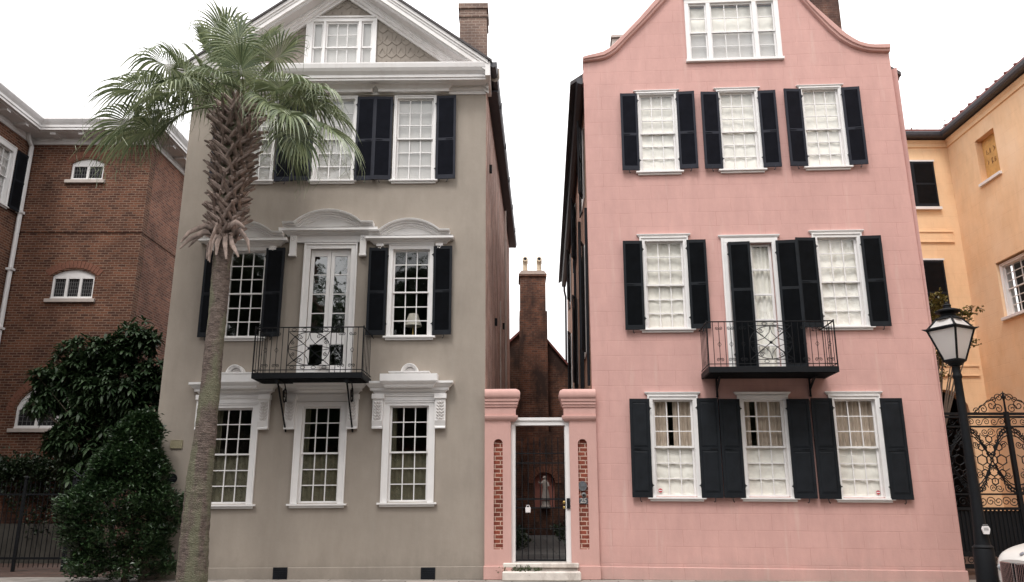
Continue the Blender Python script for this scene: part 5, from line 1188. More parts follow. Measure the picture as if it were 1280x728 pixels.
# small citrus tree behind the lantern
lum = [(1172, 380, 15, 0), (1180, 400, 22, 0), (1203, 395, 11, -.1), (1215, 388, 8, 0), (1180, 425, 20, 0), (1213, 428, 8, 0), (1170, 450, 14, .2), (1190, 445, 8, 0), (1176, 470, 6, 0)]
blob_tree('citrus_tree', 'small yellow green tree between the street lamp and the ochre house', 'tree', (at(1176, 640, 21).x, 21.0, 0), lum, 21.0,
          {'n': 190, 'f': lambda mb, p, r, v: clump(mb, p, r, 9, .12, .07, .07)}, leaf_mat('citrus_leaf', (.055,.06,.012), (.16,.13,.030), .45, .25), rnd, .06)

# ornate iron driveway gate right of the pink house
YG = 18.6; GG = Frame((0, YG, 0)); gx0 = at(1160, 600, YG).x; 
DG = empty('driveway_gate', Matrix.Translation((gx0, YG, 0)), 'large ornate black iron driveway gate right of the pink house', 'gate')
def gx(x, y): p = at(x, y, YG); return p.x - gx0, p.z
zt0 = gx(1230, 519)[1]; w_g = gx(1330, 600)[0]
zs = {k: gx(1230, v)[1] for k, v in dict(a=517.5, b=521.5, c=533.5, d=618, e=636, f=645, g=693, h=708, l=626).items()}
px0 = gx(1258, 520)[0]
m = MB()
for z, h in ((zs['a'], .03), (zs['b'], .025), (zs['c'], .02), (zs['d'], .02), (zs['e'], .03), (zs['g'], .05), (zs['h'], .05)): m.box(0, w_g, -.03, .03, z - h, z + h)
for u in (.0, 1.05, px0, w_g): m.box(u - .045, u + .045, -.045, .045, 0, zs['a'] + .05)
for k in range(34): u = w_g * k / 33; m.box(u - .022, u + .022, -.01, .01, zs['g'], zs['e'])
m.box(0, w_g, .011, .03, zs['g'], zs['e'] - .05)
m.build('gate_frame', M_iron, DG)
m = MB()
def cell(u0, u1):
    w = u1 - u0; zc, zd = zs['c'], zs['d']; h = zc - zd; cx = (u0 + u1) / 2; cz = (zc + zd) / 2
    # lattice of hexagons / ogees
    for s in (-1, 1):
        for k in range(3):
            o = k * .085; pts = []
            for i in range(9): t = i / 8; pts.append((u0 + w * t, 0, cz + s * (h*.5 - o - .02) * math.cos(math.pi * t) * (.98)))
            m.tube(pts, .014, 4)
        n = 15
        for i in range(n):
            t = (i + .5) / n; z = cz + s * (h*.5 - .06) * math.cos(math.pi * t); u = u0 + w * t
            m.tube([(u + .045*math.cos(q*1.047), 0, z + .045*math.sin(q*1.047)) for q in range(6)], .013, 4, True)
    for (du, dz, r) in ((0, 0, .13), (0, .26, .11), (0, -.26, .11), (-.28, .0, .12), (.28, 0, .12), (-.24, .3, .09), (.24, .3, .09), (-.24, -.3, .09), (.24, -.3, .09), (0, .48, .08), (0, -.48, .08)):
        m.tube([(cx + du*w/1.1 + r*math.cos(q*1.047 + .52), 0, cz + dz + r*math.sin(q*1.047 + .52)) for q in range(6)], .016, 4, True)
        for q in (0, 2, 4): a = q*1.047 + .52; m.tube([(cx + du*w/1.1 + r*math.cos(a), 0, cz + dz + r*math.sin(a)), (cx + du*w/1.1 + (r + .12)*math.cos(a), 0, cz + dz + (r + .12)*math.sin(a))], .009, 4)
    for su in (-1, 1):
        for sz in (-1, 1):
            for r, o, oz in ((.12, .15, .15), (.09, .13, .42), (.09, .38, .13)): m.tube(yz(spiral(cx + su*(w/2 - o), cz + sz*(h/2 - oz), r, 1.7, 0, su*sz, 22), 0), .010, 4)
    for k in range(5):
        u = u0 + w * (k + .5) / 5; m.tube(yz(spiral(u, (zs['d'] + zs['e']) / 2, .11, 1.5, 0 if k % 2 else 3.1, 1, 18), 0), .010, 4); m.tube(yz(spiral(u, (zs['b'] + zs['c']) / 2, .085, 1.5, 0 if k % 2 else 3.1, -1, 18), 0), .009, 4)
        m.tube(yz(spiral(u, (zs['g'] + zs['h']) / 2, .10, 1.5, 0 if k % 2 else 3.1, 1, 18), 0), .010, 4)
for a, b in ((0, 1.05), (1.10, px0 - .05), (px0 + .05, w_g)):
    m = MB(); cell(a, b); m.build('scroll_panel', M_iron, DG)
m = MB()
# cresting with a spear
for s in (-1, 1):
    for o, z, r in ((.16, .12, .12), (.32, .20, .15), (.52, .11, .11), (.68, .07, .08), (.12, .38, .10), (.24, .33, .07)): m.tube(yz(spiral(px0 + s*o, zs['a'] + z, r, 1.5, 0 if s > 0 else math.pi, s, 22), 0), .011, 5)
    m.tube([(px0 + s*.75, 0, zs['a'] + .03), (px0 + s*.45, 0, zs['a'] + .26), (px0 + s*.2, 0, zs['a'] + .36), (px0, 0, zs['a'] + .5)], .011, 5)
zt1 = gx(1254, 489)[1]; m.tube([(px0, 0, zs['a']), (px0, 0, zt1 - .22), (px0, 0, zt1 - .15), (px0, 0, zt1)], [.03, .022, .05, .003], 6)
m.build('cresting', M_iron, DG)
# dark garage-like gap and a low wall behind the gate
m = MB(); m.box(gx(1208, 660)[0] + gx0, gx(1209, 660)[0] + gx0 + .01, YG, YG + .01, 0, .02)

# ================================================================ house across the back of the alley
YA = 34.0; FA = Frame((at(680, 600, YA).x, YA, 0)); AF = .35
AH = empty('rear_house', FA.M, 'old brick building with a gable and tall chimney closing the end of the alley', 'house')
ap = FA.px(664, 404); el = FA.px(628, 437); er = FA.px(720, 470)
nic = (FA.px(668, 620)[0], FA.px(693.5, 620)[0], FA.px(680, 635.5)[1], FA.px(680, 591)[1])
m = MB(); m.prism([(-6, 0), (7, 0), (7, er[1] - 5), (er[0], er[1]), ap, (el[0], el[1]), (-6, el[1] - 4)], 0, .3); m.build('front_wall', M_brickA, AH)
FA0 = FA; FA = Frame((at(680, 600, YA).x, YA - .95, 0)); nic = (FA.px(668, 620)[0], FA.px(693.5, 620)[0], FA.px(680, 635.5)[1], FA.px(680, 591)[1])
NW = empty('niche_wall', FA.M, 'old brick wall with a pink arched niche closing the alley below the chimney', 'wall')
m = MB(); zt_n = FA.px(680, 540)[1]; wall_mesh(m, [(-2.4, 0), (2.4, 0), (2.4, zt_n), (-2.4, zt_n)], [arch_pts(nic[0], nic[1], nic[2], nic[3] - .35, .35)], 0, .36); m.build('brickwork', M_brickA, NW)
m = MB(); m.box(nic[0] - .1, nic[1] + .1, .24, .30, nic[2] - .1, nic[3] + .1); m.build('niche', plain('alley_pink_stucco', (.50,.20,.16), .9, .12, 4), NW)
m = MB(); cxn = (nic[0] + nic[1]) / 2; wn = (nic[1] - nic[0]) / 2
for i in range(15):
    t0 = math.pi * i / 15 + .02; t1 = math.pi * (i + 1) / 15 - .02; m.prism([(cxn + q*math.cos(t), nic[3] - .42 + q*1.0*math.sin(t)) for q, t in ((wn + .02, t0), (wn + .02, t1), (wn + .27, t1), (wn + .27, t0))], -.03, .02)
m.build('brick_arch', M_archb, NW)
FA = FA0
m = MB(); 
for a, b in ((ap, er), (el, ap)): m.prism([a, b, (b[0], b[1] + .12), (a[0], a[1] + .12)], -.12, 6)
m.build('roof', M_redroof, AH)
m = MB(); k0, k1 = FA.px(649.3, 388, -.5)[0], FA.px(684, 388, -.5)[0]; kz0 = FA.px(666, 389, -.5)[1]; kz1 = FA.px(666, 345, -.5)[1]; kzt = FA.px(666, 337.5, -.5)[1]
m.box(k0, k1, -.5, .9, AF, kz0); m.box(k0 + .03, k1 - .06, -.47, .87, kz0, kz1); m.box(k0 - .03, k1 - .01, -.53, .9, kz1 - .02, kz1 + .08)
c_ = m.build('chimney', M_brickA, AH); c_['label'] = 'tall brick chimney with two clay pots'
m = MB(); m.hexa([(k0 - .03, -.53, kz1 + .08), (k1, -.53, kz1 + .08), (k1, .9, kz1 + .08), (k0 - .03, .9, kz1 + .08), (k0 + .1, -.4, kzt), (k1 - .12, -.4, kzt), (k1 - .12, .8, kzt), (k0 + .1, .8, kzt)]); m.build('chimney_cap', plain('rendered_cap', (.25,.19,.16), .9, .15, 4, .3), c_)
for x in (656.5, 674):
    u = FA.px(x, 335, -.2)[0]; m = MB(); hh = FA.px(x, 325, -.2)[1] - kzt
    m.lathe([(.10, -.02), (.10, hh * .9), (.115, hh * .92)], (u, -.1, kzt), 12); m.tube([(u, -.1, kzt + hh * .7), (u, -.16, kzt + hh * 1.0), (u, -.28, kzt + hh * 1.02)], .12, 10); m.cur = 1; ball(m, (u, -.26, kzt + hh * 1.02), .09, 1, .4, 1)
    m.build('chimney_pot', [plain('pale_clay_pot', (.62,.50,.36), .8, .15), M_black], c_, smooth=True)
m = MB(); a0 = FA.px(672, 622)[0]
FA = Frame((at(680, 600, YA).x, YA - .95, 0))
Ms = plain('pale_statue_stone', (.55,.50,.46), .8, .12, 8, .3)
sb = nic[2] + .32; sh_ = nic[3] - .12 - sb
cu = FA.px(682, 610)[0]
m.lathe([(.20, 0), (.20, .08), (.17, .10), (.17, .25), (.19, .27)], (cu, -.02, sb - .3), 10)
rows = []
for z, rx, ry, ox in ((0, .17, .12, 0), (.15, .155, .11, 0), (.35, .12, .09, .0), (.52, .10, .075, -.01), (.60, .115, .08, -.02), (.70, .13, .08, -.03), (.78, .11, .07, -.035), (.82, .045, .045, -.04), (.84, .04, .04, -.04), (.87, .055, .06, -.045), (.92, .062, .068, -.05), (.97, .045, .05, -.05), (.995, .01, .01, -.05)):
    rows.append([(cu + ox + rx * math.cos(k*math.pi/8) * (1 + .06*math.sin(k*2.5)*(z < .6)), -.05 + ry * math.sin(k*math.pi/8), sb + z * sh_) for k in range(16)])
m.grid(rows, True); m.tube([(cu - .13, -.07, sb + .72*sh_), (cu - .22, -.12, sb + .66*sh_), (cu - .30, -.14, sb + .74*sh_)], [.04, .033, .025], 6); m.tube([(cu + .08, -.07, sb + .72*sh_), (cu + .12, -.13, sb + .58*sh_), (cu + .03, -.16, sb + .52*sh_)], [.04, .033, .025], 6)
tag(m.build('garden_statue', Ms, None, FA, smooth=True), 'pale robed stone figure in the pink arched niche at the end of the alley', 'statue')
# alley plants
for lab, x, Y, n in (('low dark plants along the left side of the alley floor', 652, 28, 60), ('low dark plants along the right side of the alley floor', 702, 28, 60)):
    m = MB(); c = at(x + (8 if x > 680 else -8), 655, Y)
    for i in range(n * 2): clump(m, (rnd.uniform(-.18, .18), rnd.uniform(-6, 5.5), rnd.random()**1.6 * .35), rnd, 8, .14, .09, .12)
    o = m.build('garden_plant', M_ivy, None, recalc=False); o.location = (c.x, Y, AF); tag(o, lab, 'plant')
# weeds by the step
m = MB()
for i in range(45):
    t = rnd.random(); x = rnd.gauss(0, .19); clump(m, (x, rnd.uniform(-.12, .1), abs(rnd.gauss(0, .07))), rnd, 10, .08, .04, .05, up=.5)
o = m.build('weed_clump', leaf_mat('weed_leaf', (.03,.05,.015), (.07,.10,.03), .6, .2), None, recalc=False); q = on_ground(656, 725.5); o.location = (q.x, q.y - .05, .02); tag(o, 'green weeds growing at the foot of the marble steps', 'weeds')
m = MB()
for i in range(16): clump(m, (rnd.gauss(0, .22), rnd.uniform(-.03, .03), abs(rnd.gauss(0, .025))), rnd, 5, .06, .03, .03, up=.5)
o = m.build('weed_clump', bpy.data.materials['weed_leaf'], None, recalc=False); q = FGt.M @ Vector((FGt.px(646, 710, -.1)[0], -.18, .0)); o.location = (q.x, q.y, .19); tag(o, 'thin sprig of weeds lying on the lower marble step', 'weeds')
SKY_LO, SKY_HI, SUN_E, EXPO = 10.0, 19.0, 1.4, 0.55
# ================================================================ ground
def stone_ground(name, c1, c2, mortar, bw, rh, ms, rot=0, rough=.85):
    m, nt, b, N, L = new_mat(name); v = coords(N, L); v2 = mapping(N, L, v, (1, 1, 1), (0, 0, 0), (0, 0, rot))
    t = N.new('ShaderNodeTexBrick'); t.inputs['Scale'].default_value = 1; t.inputs['Brick Width'].default_value = bw; t.inputs['Row Height'].default_value = rh; t.inputs['Mortar Size'].default_value = ms
    t.inputs['Color1'].default_value = rgb(c1); t.inputs['Color2'].default_value = rgb(c2); t.inputs['Mortar'].default_value = rgb(mortar); L.new(v2, t.inputs['Vector'])
    c = mixc(N, L, 1.0, t.outputs['Color'], ramp(N, L, noise_n(N, L, v, 2, 7, .65), .3, .7, (.65,.63,.62,1), (1.2,1.2,1.2,1)), 'MULTIPLY')
    L.new(c, b.inputs['Base Color']); b.inputs['Roughness'].default_value = rough; bump(N, L, t.outputs['Fac'], b, -.4, .01); return m
M_asph = plain('asphalt', (.055,.055,.057), .9, .2, 3, .5, 120)
M_walk = stone_ground('bluestone_paving', (.34,.31,.28), (.26,.24,.22), (.12,.11,.10), 1.1, .62, .012)
M_drive = stone_ground('brick_paving', (.11,.055,.04), (.075,.042,.033), (.07,.06,.05), .21, .105, .012, .4)
M_alley = stone_ground('slate_flags', (.11,.105,.10), (.07,.068,.066), (.03,.03,.028), .75, .45, .02)
M_kerb = plain('granite_kerb', (.33,.31,.29), .8, .15, 20, .3, 60)
def sheet(name, pts, z, mat, kind='structure'):
    m = MB(); m.add([(p[0], p[1], z) for p in pts], [tuple(range(len(pts)))]); return tag(m.build(name, mat), kind=kind)
B_ = 900
sheet('ground', [(-B_, -B_), (B_, -B_), (B_, B_), (-B_, B_)], -.15, plain('bare_earth', (.10,.085,.065), .95, .2, .5))
sheet('road', [(-120, -1.0), (120, -1.0), (120, 14.7), (-120, 14.7)], -.135, M_asph)
m = MB(); m.box(-120, 120, 14.7, 14.85, -.14, .002); m.box(-120, 120, -1.15, -1.0, -.14, .002); tag(m.build('kerb', M_kerb, bevel=.015), kind='structure')
m = MB(); m.box(-120, 120, 14.851, 19.0, -.14, 0.0); m.box(-120, 120, -4.6, -1.151, -.14, 0.0); tag(m.build('pavement', M_walk), kind='structure')
sheet('driveway', [(-20, 18.2), (G0.x + gL - .05, 18.2), (G0.x + gL - .05, 25), (-20, 25)], .004, M_drive)
sheet('driveway', [(P0.x + pR + .15, 17.6), (32, 17.6), (32, 30), (P0.x + pR + .15, 30)], .004, M_drive)
sheet('alley_paving', [(G0.x + .02, 18.25), (P0.x + .05, 18.25), (P0.x + .3, 34.2), (G0.x - .5, 34.2)], AF - .012, M_alley)
for nm, x0, x1, z in (('painted_line', -120, 120, 7),):
    sheet('road_marking', [(-120, 6.9), (120, 6.9), (120, 7.02), (-120, 7.02)], -.131, plain('worn_yellow_road_paint', (.5,.36,.08), .8, .2))

# ================================================================ palm
PY = 15.1
pts_px = [(239.5, 728, 38), (244, 660, 34), (249, 600, 31), (257, 540, 26), (263.5, 480, 23.5), (268, 430, 22.5), (271.5, 400, 22), (277, 330, 22), (281.5, 296, 23), (286, 250, 26), (291, 200, 30), (295, 160, 32), (297, 130, 26)]
c0 = at(239.5, 728, PY); PB = Vector((c0.x - .06, PY, 0)); 
PT = empty('palm_tree', Matrix.Translation(PB), 'fan palm with a leaning trunk and rough leaf bases in front of the taupe house', 'tree')
axis = []
for x, y, w in pts_px:
    c = at(x, y, PY); zc = (c - EYEV).length * math.cos(math.atan(math.hypot((x-CX)/FP, (y-CY)/FP))); axis.append((c - PB, w / 2 * zc / FP))
axis.insert(0, (Vector((0, 0, 0)), axis[0][1] * 1.08))
m, nt, b, N, L = new_mat('palm_trunk_bark'); M_ptr = m; v = coords(N, L)
w1 = N.new('ShaderNodeTexWave'); w1.bands_direction = 'Z'; w1.inputs['Scale'].default_value = 7.5; w1.inputs['Distortion'].default_value = 11; w1.inputs['Detail'].default_value = 4; w1.inputs['Detail Scale'].default_value = 3.5; L.new(v, w1.inputs['Vector'])
f1 = noise_n(N, L, mapping(N, L, v, (5, 5, 17)), 1.6, 8, .75); cc = ramp(N, L, f1, .36, .66, (.075,.055,.048,1), (.30,.235,.20,1))
cc = mixc(N, L, ramp(N, L, noise_n(N, L, mapping(N, L, v, (1, 1, .3), (4, 0, 0)), 2.6, 4), .46, .56, (0,0,0,1), (.75,.75,.75,1)), cc, mixc(N, L, f1, (.09,.095,.055,1), (.33,.34,.22,1)))
cc = mixc(N, L, 1.0, cc, ramp(N, L, w1.outputs['Fac'], .0, .6, (.80,.78,.76,1), (1.05,1.05,1.05,1)), 'MULTIPLY'); L.new(cc, b.inputs['Base Color']); b.inputs['Roughness'].default_value = .95
ad = N.new('ShaderNodeMath'); ad.operation = 'ADD'; L.new(w1.outputs['Fac'], ad.inputs[0]); L.new(f1, ad.inputs[1]); bump(N, L, ad.outputs[0], b, .8, .03)
M_boot = plain('dry_leaf_base', (.29,.225,.195), .9, .65, 6, .6, 30)
def ax(z):
    for (a, ra), (b_, rb) in zip(axis, axis[1:]):
        if a.z <= z <= b_.z: t = (z - a.z) / (b_.z - a.z); return a.lerp(b_, t), ra + (rb - ra) * t
    return axis[-1]
m = MB(); rows = []; zt_p = axis[-1][0].z; rnd = random.Random(21)
n = 150
for i in range(n + 1):
    z = zt_p * i / n; c, r = ax(z)
    rr = r * (1 + .02 * math.sin(i * 1.9) + rnd.uniform(-.012, .012)); rows.append([(c.x + rr*(1 + .04*noise.noise(Vector((k*.8, z*2, 0))))*math.cos(k*math.pi/10), c.y + rr*math.sin(k*math.pi/10), z) for k in range(20)])
m.grid(rows, True); m.build('trunk', M_ptr, PT, smooth='all')
zb0 = at(281, 300, PY).z; zb1 = at(296, 135, PY).z
m = MB(); k = 0
def boot(mb, p, out, tan, L, w, rise, bend, th=.02):
    # broad split leaf base: flat tapering strap
    rows = []; up = Vector((0, 0, 1)); d0 = (up * rise + tan * bend + out * .36).normalized()
    for i in range(6):
        t = i / 5; q = p + d0 * L * t + out * (.10 * L * t * t) + up * (-.10 * L * t * t)
        ww = w * (1 - .35 * t) * (1 if i < 5 else .85); s = d0.cross(out).normalized()
        th_ = th * (1 - .3 * t); rows.append([q - s*ww/2, q - s*ww*.25 + out*th_*1.2, q + s*ww*.25 + out*th_*1.2, q + s*ww/2, q + s*ww*.2 - out*th_*.3, q - s*ww*.2 - out*th_*.3])
    mb.grid(rows, True); mb.add(rows[-1], [tuple(range(6))])
N_B = 150
for i in range(N_B):
    t = i / N_B; z = zb0 - .05 + (zb1 - zb0) * t; a = i * 2.3999; c, r = ax(z)
    out = Vector((math.cos(a), math.sin(a), 0)); tan = Vector((-math.sin(a), math.cos(a), 0)); r2 = r * 1.0
    for s in (-1, 1):
        boot(m, Vector((c.x, c.y, z)) + out * r2 + tan * s * .05, out, tan, rnd.uniform(.34, .54) * (.85 + .3*t), rnd.uniform(.085, .13), rnd.uniform(.55, .85), -s * rnd.uniform(.35, 1.0), .03)
for k in range(6):
    a = [3.3, 3.9, 5.4, 5.9, 4.6, 2.9][k]; z = zb0 + .12 + .05 * (k % 3); c, r = ax(z); out = Vector((math.cos(a), math.sin(a), 0)); L_ = [.75, .8, .95, .6, .55, .7][k]; p = Vector((c.x, c.y, z)) + out * r * .9
    fall = [.30, .45, .12, .6, 1.3, .2][k]
    pts = [p, p + out * L_ * .35 + Vector((0, 0, .02)), p + out * L_ * .7 + Vector((0, 0, -.10 - fall*.2)), p + out * L_ * (1 - .3 * fall) + Vector((0, 0, -.22 - fall * .45))]
    m.tube(pts, [.07, .06, .042, .02], 7, flat=.45)
for k in range(5):
    a = 3.6 + k * .5; c, r = ax(zb0); out = Vector((math.cos(a), math.sin(a), 0)); p = Vector((c.x, c.y, zb0 + .05)) + out * r; m.tube([p, p + out * .10 + Vector((0, 0, -.2)), p + out * (.12 + .03*k) + Vector((.02*k, 0, -.50 - .08 * (k % 2)))], [.05, .05, .02], 6, flat=.5)
m.build('leaf_bases', M_boot, PT, smooth=True)
M_frond = leaf_mat('fan_palm_frond', (.055,.092,.042), (.30,.34,.19), .34, .22, .6)
M_pet = plain('green_leaf_stalk', (.14,.17,.06), .5, .15, 5)
def frond(parent, c0, hub, dirv, size, rnd, droop=1.0, old=0):
    # c0: base, hub: where the blade starts, dirv: midrib direction there
    f = MB(); c0 = Vector(c0); hub = Vector(hub); d = Vector(dirv).normalized()
    mid = c0.lerp(hub, .5) + Vector((0, 0, .10 + .10 * (hub - c0).length * (1 if hub.z > c0.z - .2 else .6)))
    P = [c0.lerp(mid, .0), c0.lerp(mid, .5) + Vector((0, 0, .03)), mid, mid.lerp(hub, .55) + Vector((0, 0, .02)), hub]
    f.cur = 1; f.tube(P, [.028, .022, .018, .015, .013], 5); f.cur = 0
    side = d.cross(Vector((0, 0, 1))); side = side.normalized() if side.length > .15 else Vector((1, 0, 0)); nrm = side.cross(d).normalized()
    tw = rnd.uniform(-.5, .5); side = (side * math.cos(tw) + nrm * math.sin(tw)).normalized(); nrm = side.cross(d).normalized()
    if nrm.z < 0: nrm = -nrm
    nseg = 42
    for i in range(nseg):
        t = (i + .5) / nseg * 2 - 1; a = t * R(152); L = size * (1.0 - .28 * abs(t) ** 1.6) * rnd.uniform(.88, 1.06)
        # costapalmate: the middle segments leave from further along the curved rib
        rib = (1 - abs(t)) ** 1.3 * size * .34; o = hub + d * rib + Vector((0, 0, -.30 * rib * rib / size * droop))
        v = (d * math.cos(a) + side * math.sin(a) + nrm * (.28 + .22 * abs(math.sin(a)))).normalized(); v.z -= .15 * (1 - abs(t)) * droop; v.normalize()
        wid = size * .037 * rnd.uniform(.9, 1.1); n_ = 7; pv = o; gl = rnd.uniform(.8, 1.3) * droop; rows = []; s0 = None
        for k in range(n_ + 1):
            q = k / n_; p = o + v * L * q + Vector((0, 0, -1)) * (L * .50 * gl * q ** 3.0)
            if k and (p - pv).length > 1.5 * L / n_: p = pv + (p - pv).normalized() * 1.4 * L / n_
            dd = (p - pv) if k else v; sd = dd.cross(nrm); sd = sd.normalized() if sd.length > 1e-4 else side
            if s0 is not None and sd.dot(s0) < 0: sd = -sd
            s0 = sd; w = wid * (.22 + 1.15 * min(1, q * 2.2)) * (1 if q < .55 else max(.05, 1 - ((q - .55) / .45) ** 1.2))
            fold = nrm * w * .35; rows.append([p - sd * w * .5 + fold, p - fold * .4, p + sd * w * .5 + fold]); pv = p
        f.grid(rows)
        if rnd.random() < .45:
            e = Vector(rows[-1][1]); f.tube([e, e + Vector((rnd.gauss(0, .04), rnd.gauss(0, .04), -.12)), e + Vector((rnd.gauss(0, .09), rnd.gauss(0, .09), -.34))], [.005, .004, .003], 3)
    return f.build('frond', [M_frond, M_pet], parent, recalc=False)
cb = at(297, 142, PY) - PB
# blade centres read off the photograph (x, y) with a depth offset (negative: towards the street), then rib direction in the picture
FR = [(280, 52, .1, (-.12, 1.0), .86), (296, 62, -.4, (.10, 1), .80), (262, 66, .3, (-.35, .9), .75), (316, 70, .3, (.5, .8), .75), (342, 74, -.2, (.75, .6), .72), (303, 92, -.9, (.1, .5), .62),
      (236, 94, -.5, (-.7, .6), .75), (214, 84, -.1, (-.85, .45), .78), (196, 98, .4, (-.95, .1), .76), (184, 112, -.5, (-.9, -.15), .80), (166, 150, .1, (-.85, -.4), .80), (190, 158, -.6, (-.6, -.65), .78), (222, 112, -.9, (-.6, -.5), .80), (246, 104, .6, (-.7, .1), .70),
      (346, 112, -.7, (.8, .15), .78), (372, 122, .1, (.9, .0), .80), (394, 132, .5, (.95, -.15), .76), (404, 158, -.3, (.8, -.5), .80), (350, 160, .7, (.4, -.7), .75), (372, 166, -.6, (.55, -.8), .74), (338, 130, -1.0, (.4, -.5), .72),
      (276, 104, -1.0, (-.3, .1), .60), (318, 104, 1.0, (.5, .3), .70), (262, 110, 1.0, (-.5, .2), .70), (290, 74, .9, (0, .7), .74), (208, 130, .5, (-.8, -.4), .76), (228, 140, -.3, (-.5, -.8), .66), (360, 142, -1.0, (.5, -.6), .72), (324, 58, .6, (.4, .9), .70), (250, 82, .7, (-.5, .6), .72), (385, 112, -.3, (.9, .1), .66)]
for i, (x, y, dy, dv, sz) in enumerate(FR):
    hub = at(x, y, PY + dy) - PB; base = cb + Vector((rnd.uniform(-.12, .12), rnd.uniform(-.1, .1), rnd.uniform(-.1, .15)))
    d = Vector((dv[0], dy * .9 + rnd.uniform(-.15, .15), dv[1])); hub = base + (hub - base) * .96
    frond(PT, base, hub, d, sz * 1.22, rnd, droop=rnd.uniform(1.2, 1.9) if dv[1] < .5 else rnd.uniform(.4, .9))

# ================================================================ street lamp
LY = 14.95
def lz(x, y): return at(x, y, LY)
lc = lz(1189, 420); LB = Vector((lc.x, LY, 0)); LE = empty('street_lamp', Matrix.Translation(LB), 'black post lamp with a four sided frosted lantern, right of the pink house', 'street lamp')
z_ = lambda y: lz(1189, y).z
k = z_(458); m = MB()
m.lathe([(.24, -.02), (.24, .06), (.19, .10), (.175, z_(688)), (.165, z_(688) + .03), (.18, z_(684)), (.135, z_(681)), (.112, z_(660)), (.10, z_(640)), (.088, z_(600)), (.078, z_(540)), (.075, z_(500)), (.07, z_(474)), (.085, z_(472)), (.085, z_(469)), (.07, z_(467)), (.075, k)], (0, 0, 0), 16)
m.build('post', M_iron, LE, smooth=True)
zA, zB, zC, zD = z_(449), z_(406), z_(391), z_(389)     # bottom ring, widest, top of the glass roof
rot = R(45 + 28); ra, rb_, rt = .185, .415, .215; zA = z_(451); zB = z_(412)  ; zC = z_(399)
def sq(r, z, rt_=rot): return [Vector((r*math.cos(rt_ + i*math.pi/2), r*math.sin(rt_ + i*math.pi/2), z)) for i in range(4)]
m = MB(); a, b_, c_, = sq(ra, zA), sq(rb_, zB), sq(rt, zC)
for i in range(4):
    j = (i + 1) % 4
    m.tube([a[i], b_[i]], .022, 5); m.tube([b_[i], c_[i]], .022, 5); m.tube([a[i], a[j]], .028, 5); m.tube([b_[i] * 1.0, b_[j]], .036, 5); m.tube([c_[i], c_[j]], .03, 5)
    m.tube([b_[i], b_[i] + (b_[i] - Vector((0, 0, zB))).normalized() * .09 + Vector((0, 0, .02))], [.03, .006], 5)
m.lathe([(.07, k), (.12, k + .02), (.13, z_(455)), (.16, z_(454)), (.19, zA - .02), (.19, zA)], (0, 0, 0), 12)
m.lathe([(.23, zC - .02), (.20, zC + .02), (.14, zC + .05), (.14, zC + .10), (.19, zC + .115), (.225, zC + .135), (.225, zC + .16), (.17, zC + .185), (.08, zC + .20), (.07, zC + .25), (.08, zC + .27), (.07, zC + .285), (.03, zC + .30), (.03, zC + .325), (.0, zC + .35)], (0, 0, 0), 20)
m.build('lantern_frame', M_iron, LE, smooth=True)
m, nt, b, N, L = new_mat('frosted_lantern_glass'); M_fro = m; b.inputs['Base Color'].default_value = (.92,.91,.90,1); b.inputs['Roughness'].default_value = .35
tr = N.new('ShaderNodeBsdfTranslucent'); tr.inputs[0].default_value = (.94,.93,.92,1); ms = N.new('ShaderNodeMixShader'); ms.inputs[0].default_value = .5; L.new(b.outputs[0], ms.inputs[1]); L.new(tr.outputs[0], ms.inputs[2]); L.new(ms.outputs[0], nt.nodes['Material Output'].inputs[0])
for i in range(4):
    j = (i + 1) % 4
    for p, q in ((a, b_), (b_, c_)): m = MB(); m.add([p[i] * 1, p[j] * 1, q[j] * 1, q[i] * 1], [(0, 1, 2, 3)]); m.v = [(v_[0] * .985, v_[1] * .985, v_[2]) for v_ in m.v]; m.build('lantern_pane', M_fro, LE)
m = MB(); zz = lz(1232, 661).z; m.prism([(-.05, zz - .09), (.05, zz - .09), (.075, zz), (.05, zz + .05), (-.05, zz + .05), (-.075, zz)], -.19, -.165); m.cur = 1; m.box(-.04, .04, -.195, -.1905, zz - .02, zz - .01); m.box(-.04, .04, -.195, -.1905, zz + .01, zz + .018); m.box(-.04, .04, -.19, -.165, zz + .06, zz + .08)
m.build('post_plate', [M_wht, M_greylead], LE)

# ================================================================ parked car, nose to the left
def carshape():
    pass
M_car = plain('white_car_paint', (.72,.70,.67), .22, .02, 2, spec=.7); M_ptrim = plain('black_gloss_trim', (.012,.012,.014), .25, .1, 5); M_slat = plain('dark_grille_slat', (.10,.10,.11), .35, .1, 5, metal=.6); M_chrome = plain('grille_chrome', (.55,.55,.57), .18, .05, 5, metal=1)
M_tyre = plain('tyre_rubber', (.02,.02,.02), .85, .1, 20); M_cglass = plain('tinted_car_glass', (.015,.02,.022), .08, .1, 3, spec=.8); M_hl = plain('headlight_lens', (.35,.37,.39), .08, .1, 8, spec=.9)
CB = Vector((8.22, 13.45, -.135)); CE = empty('parked_car', Matrix.Translation(CB), 'white car with a dark slatted grille parked nose first at the lower right corner', 'car')
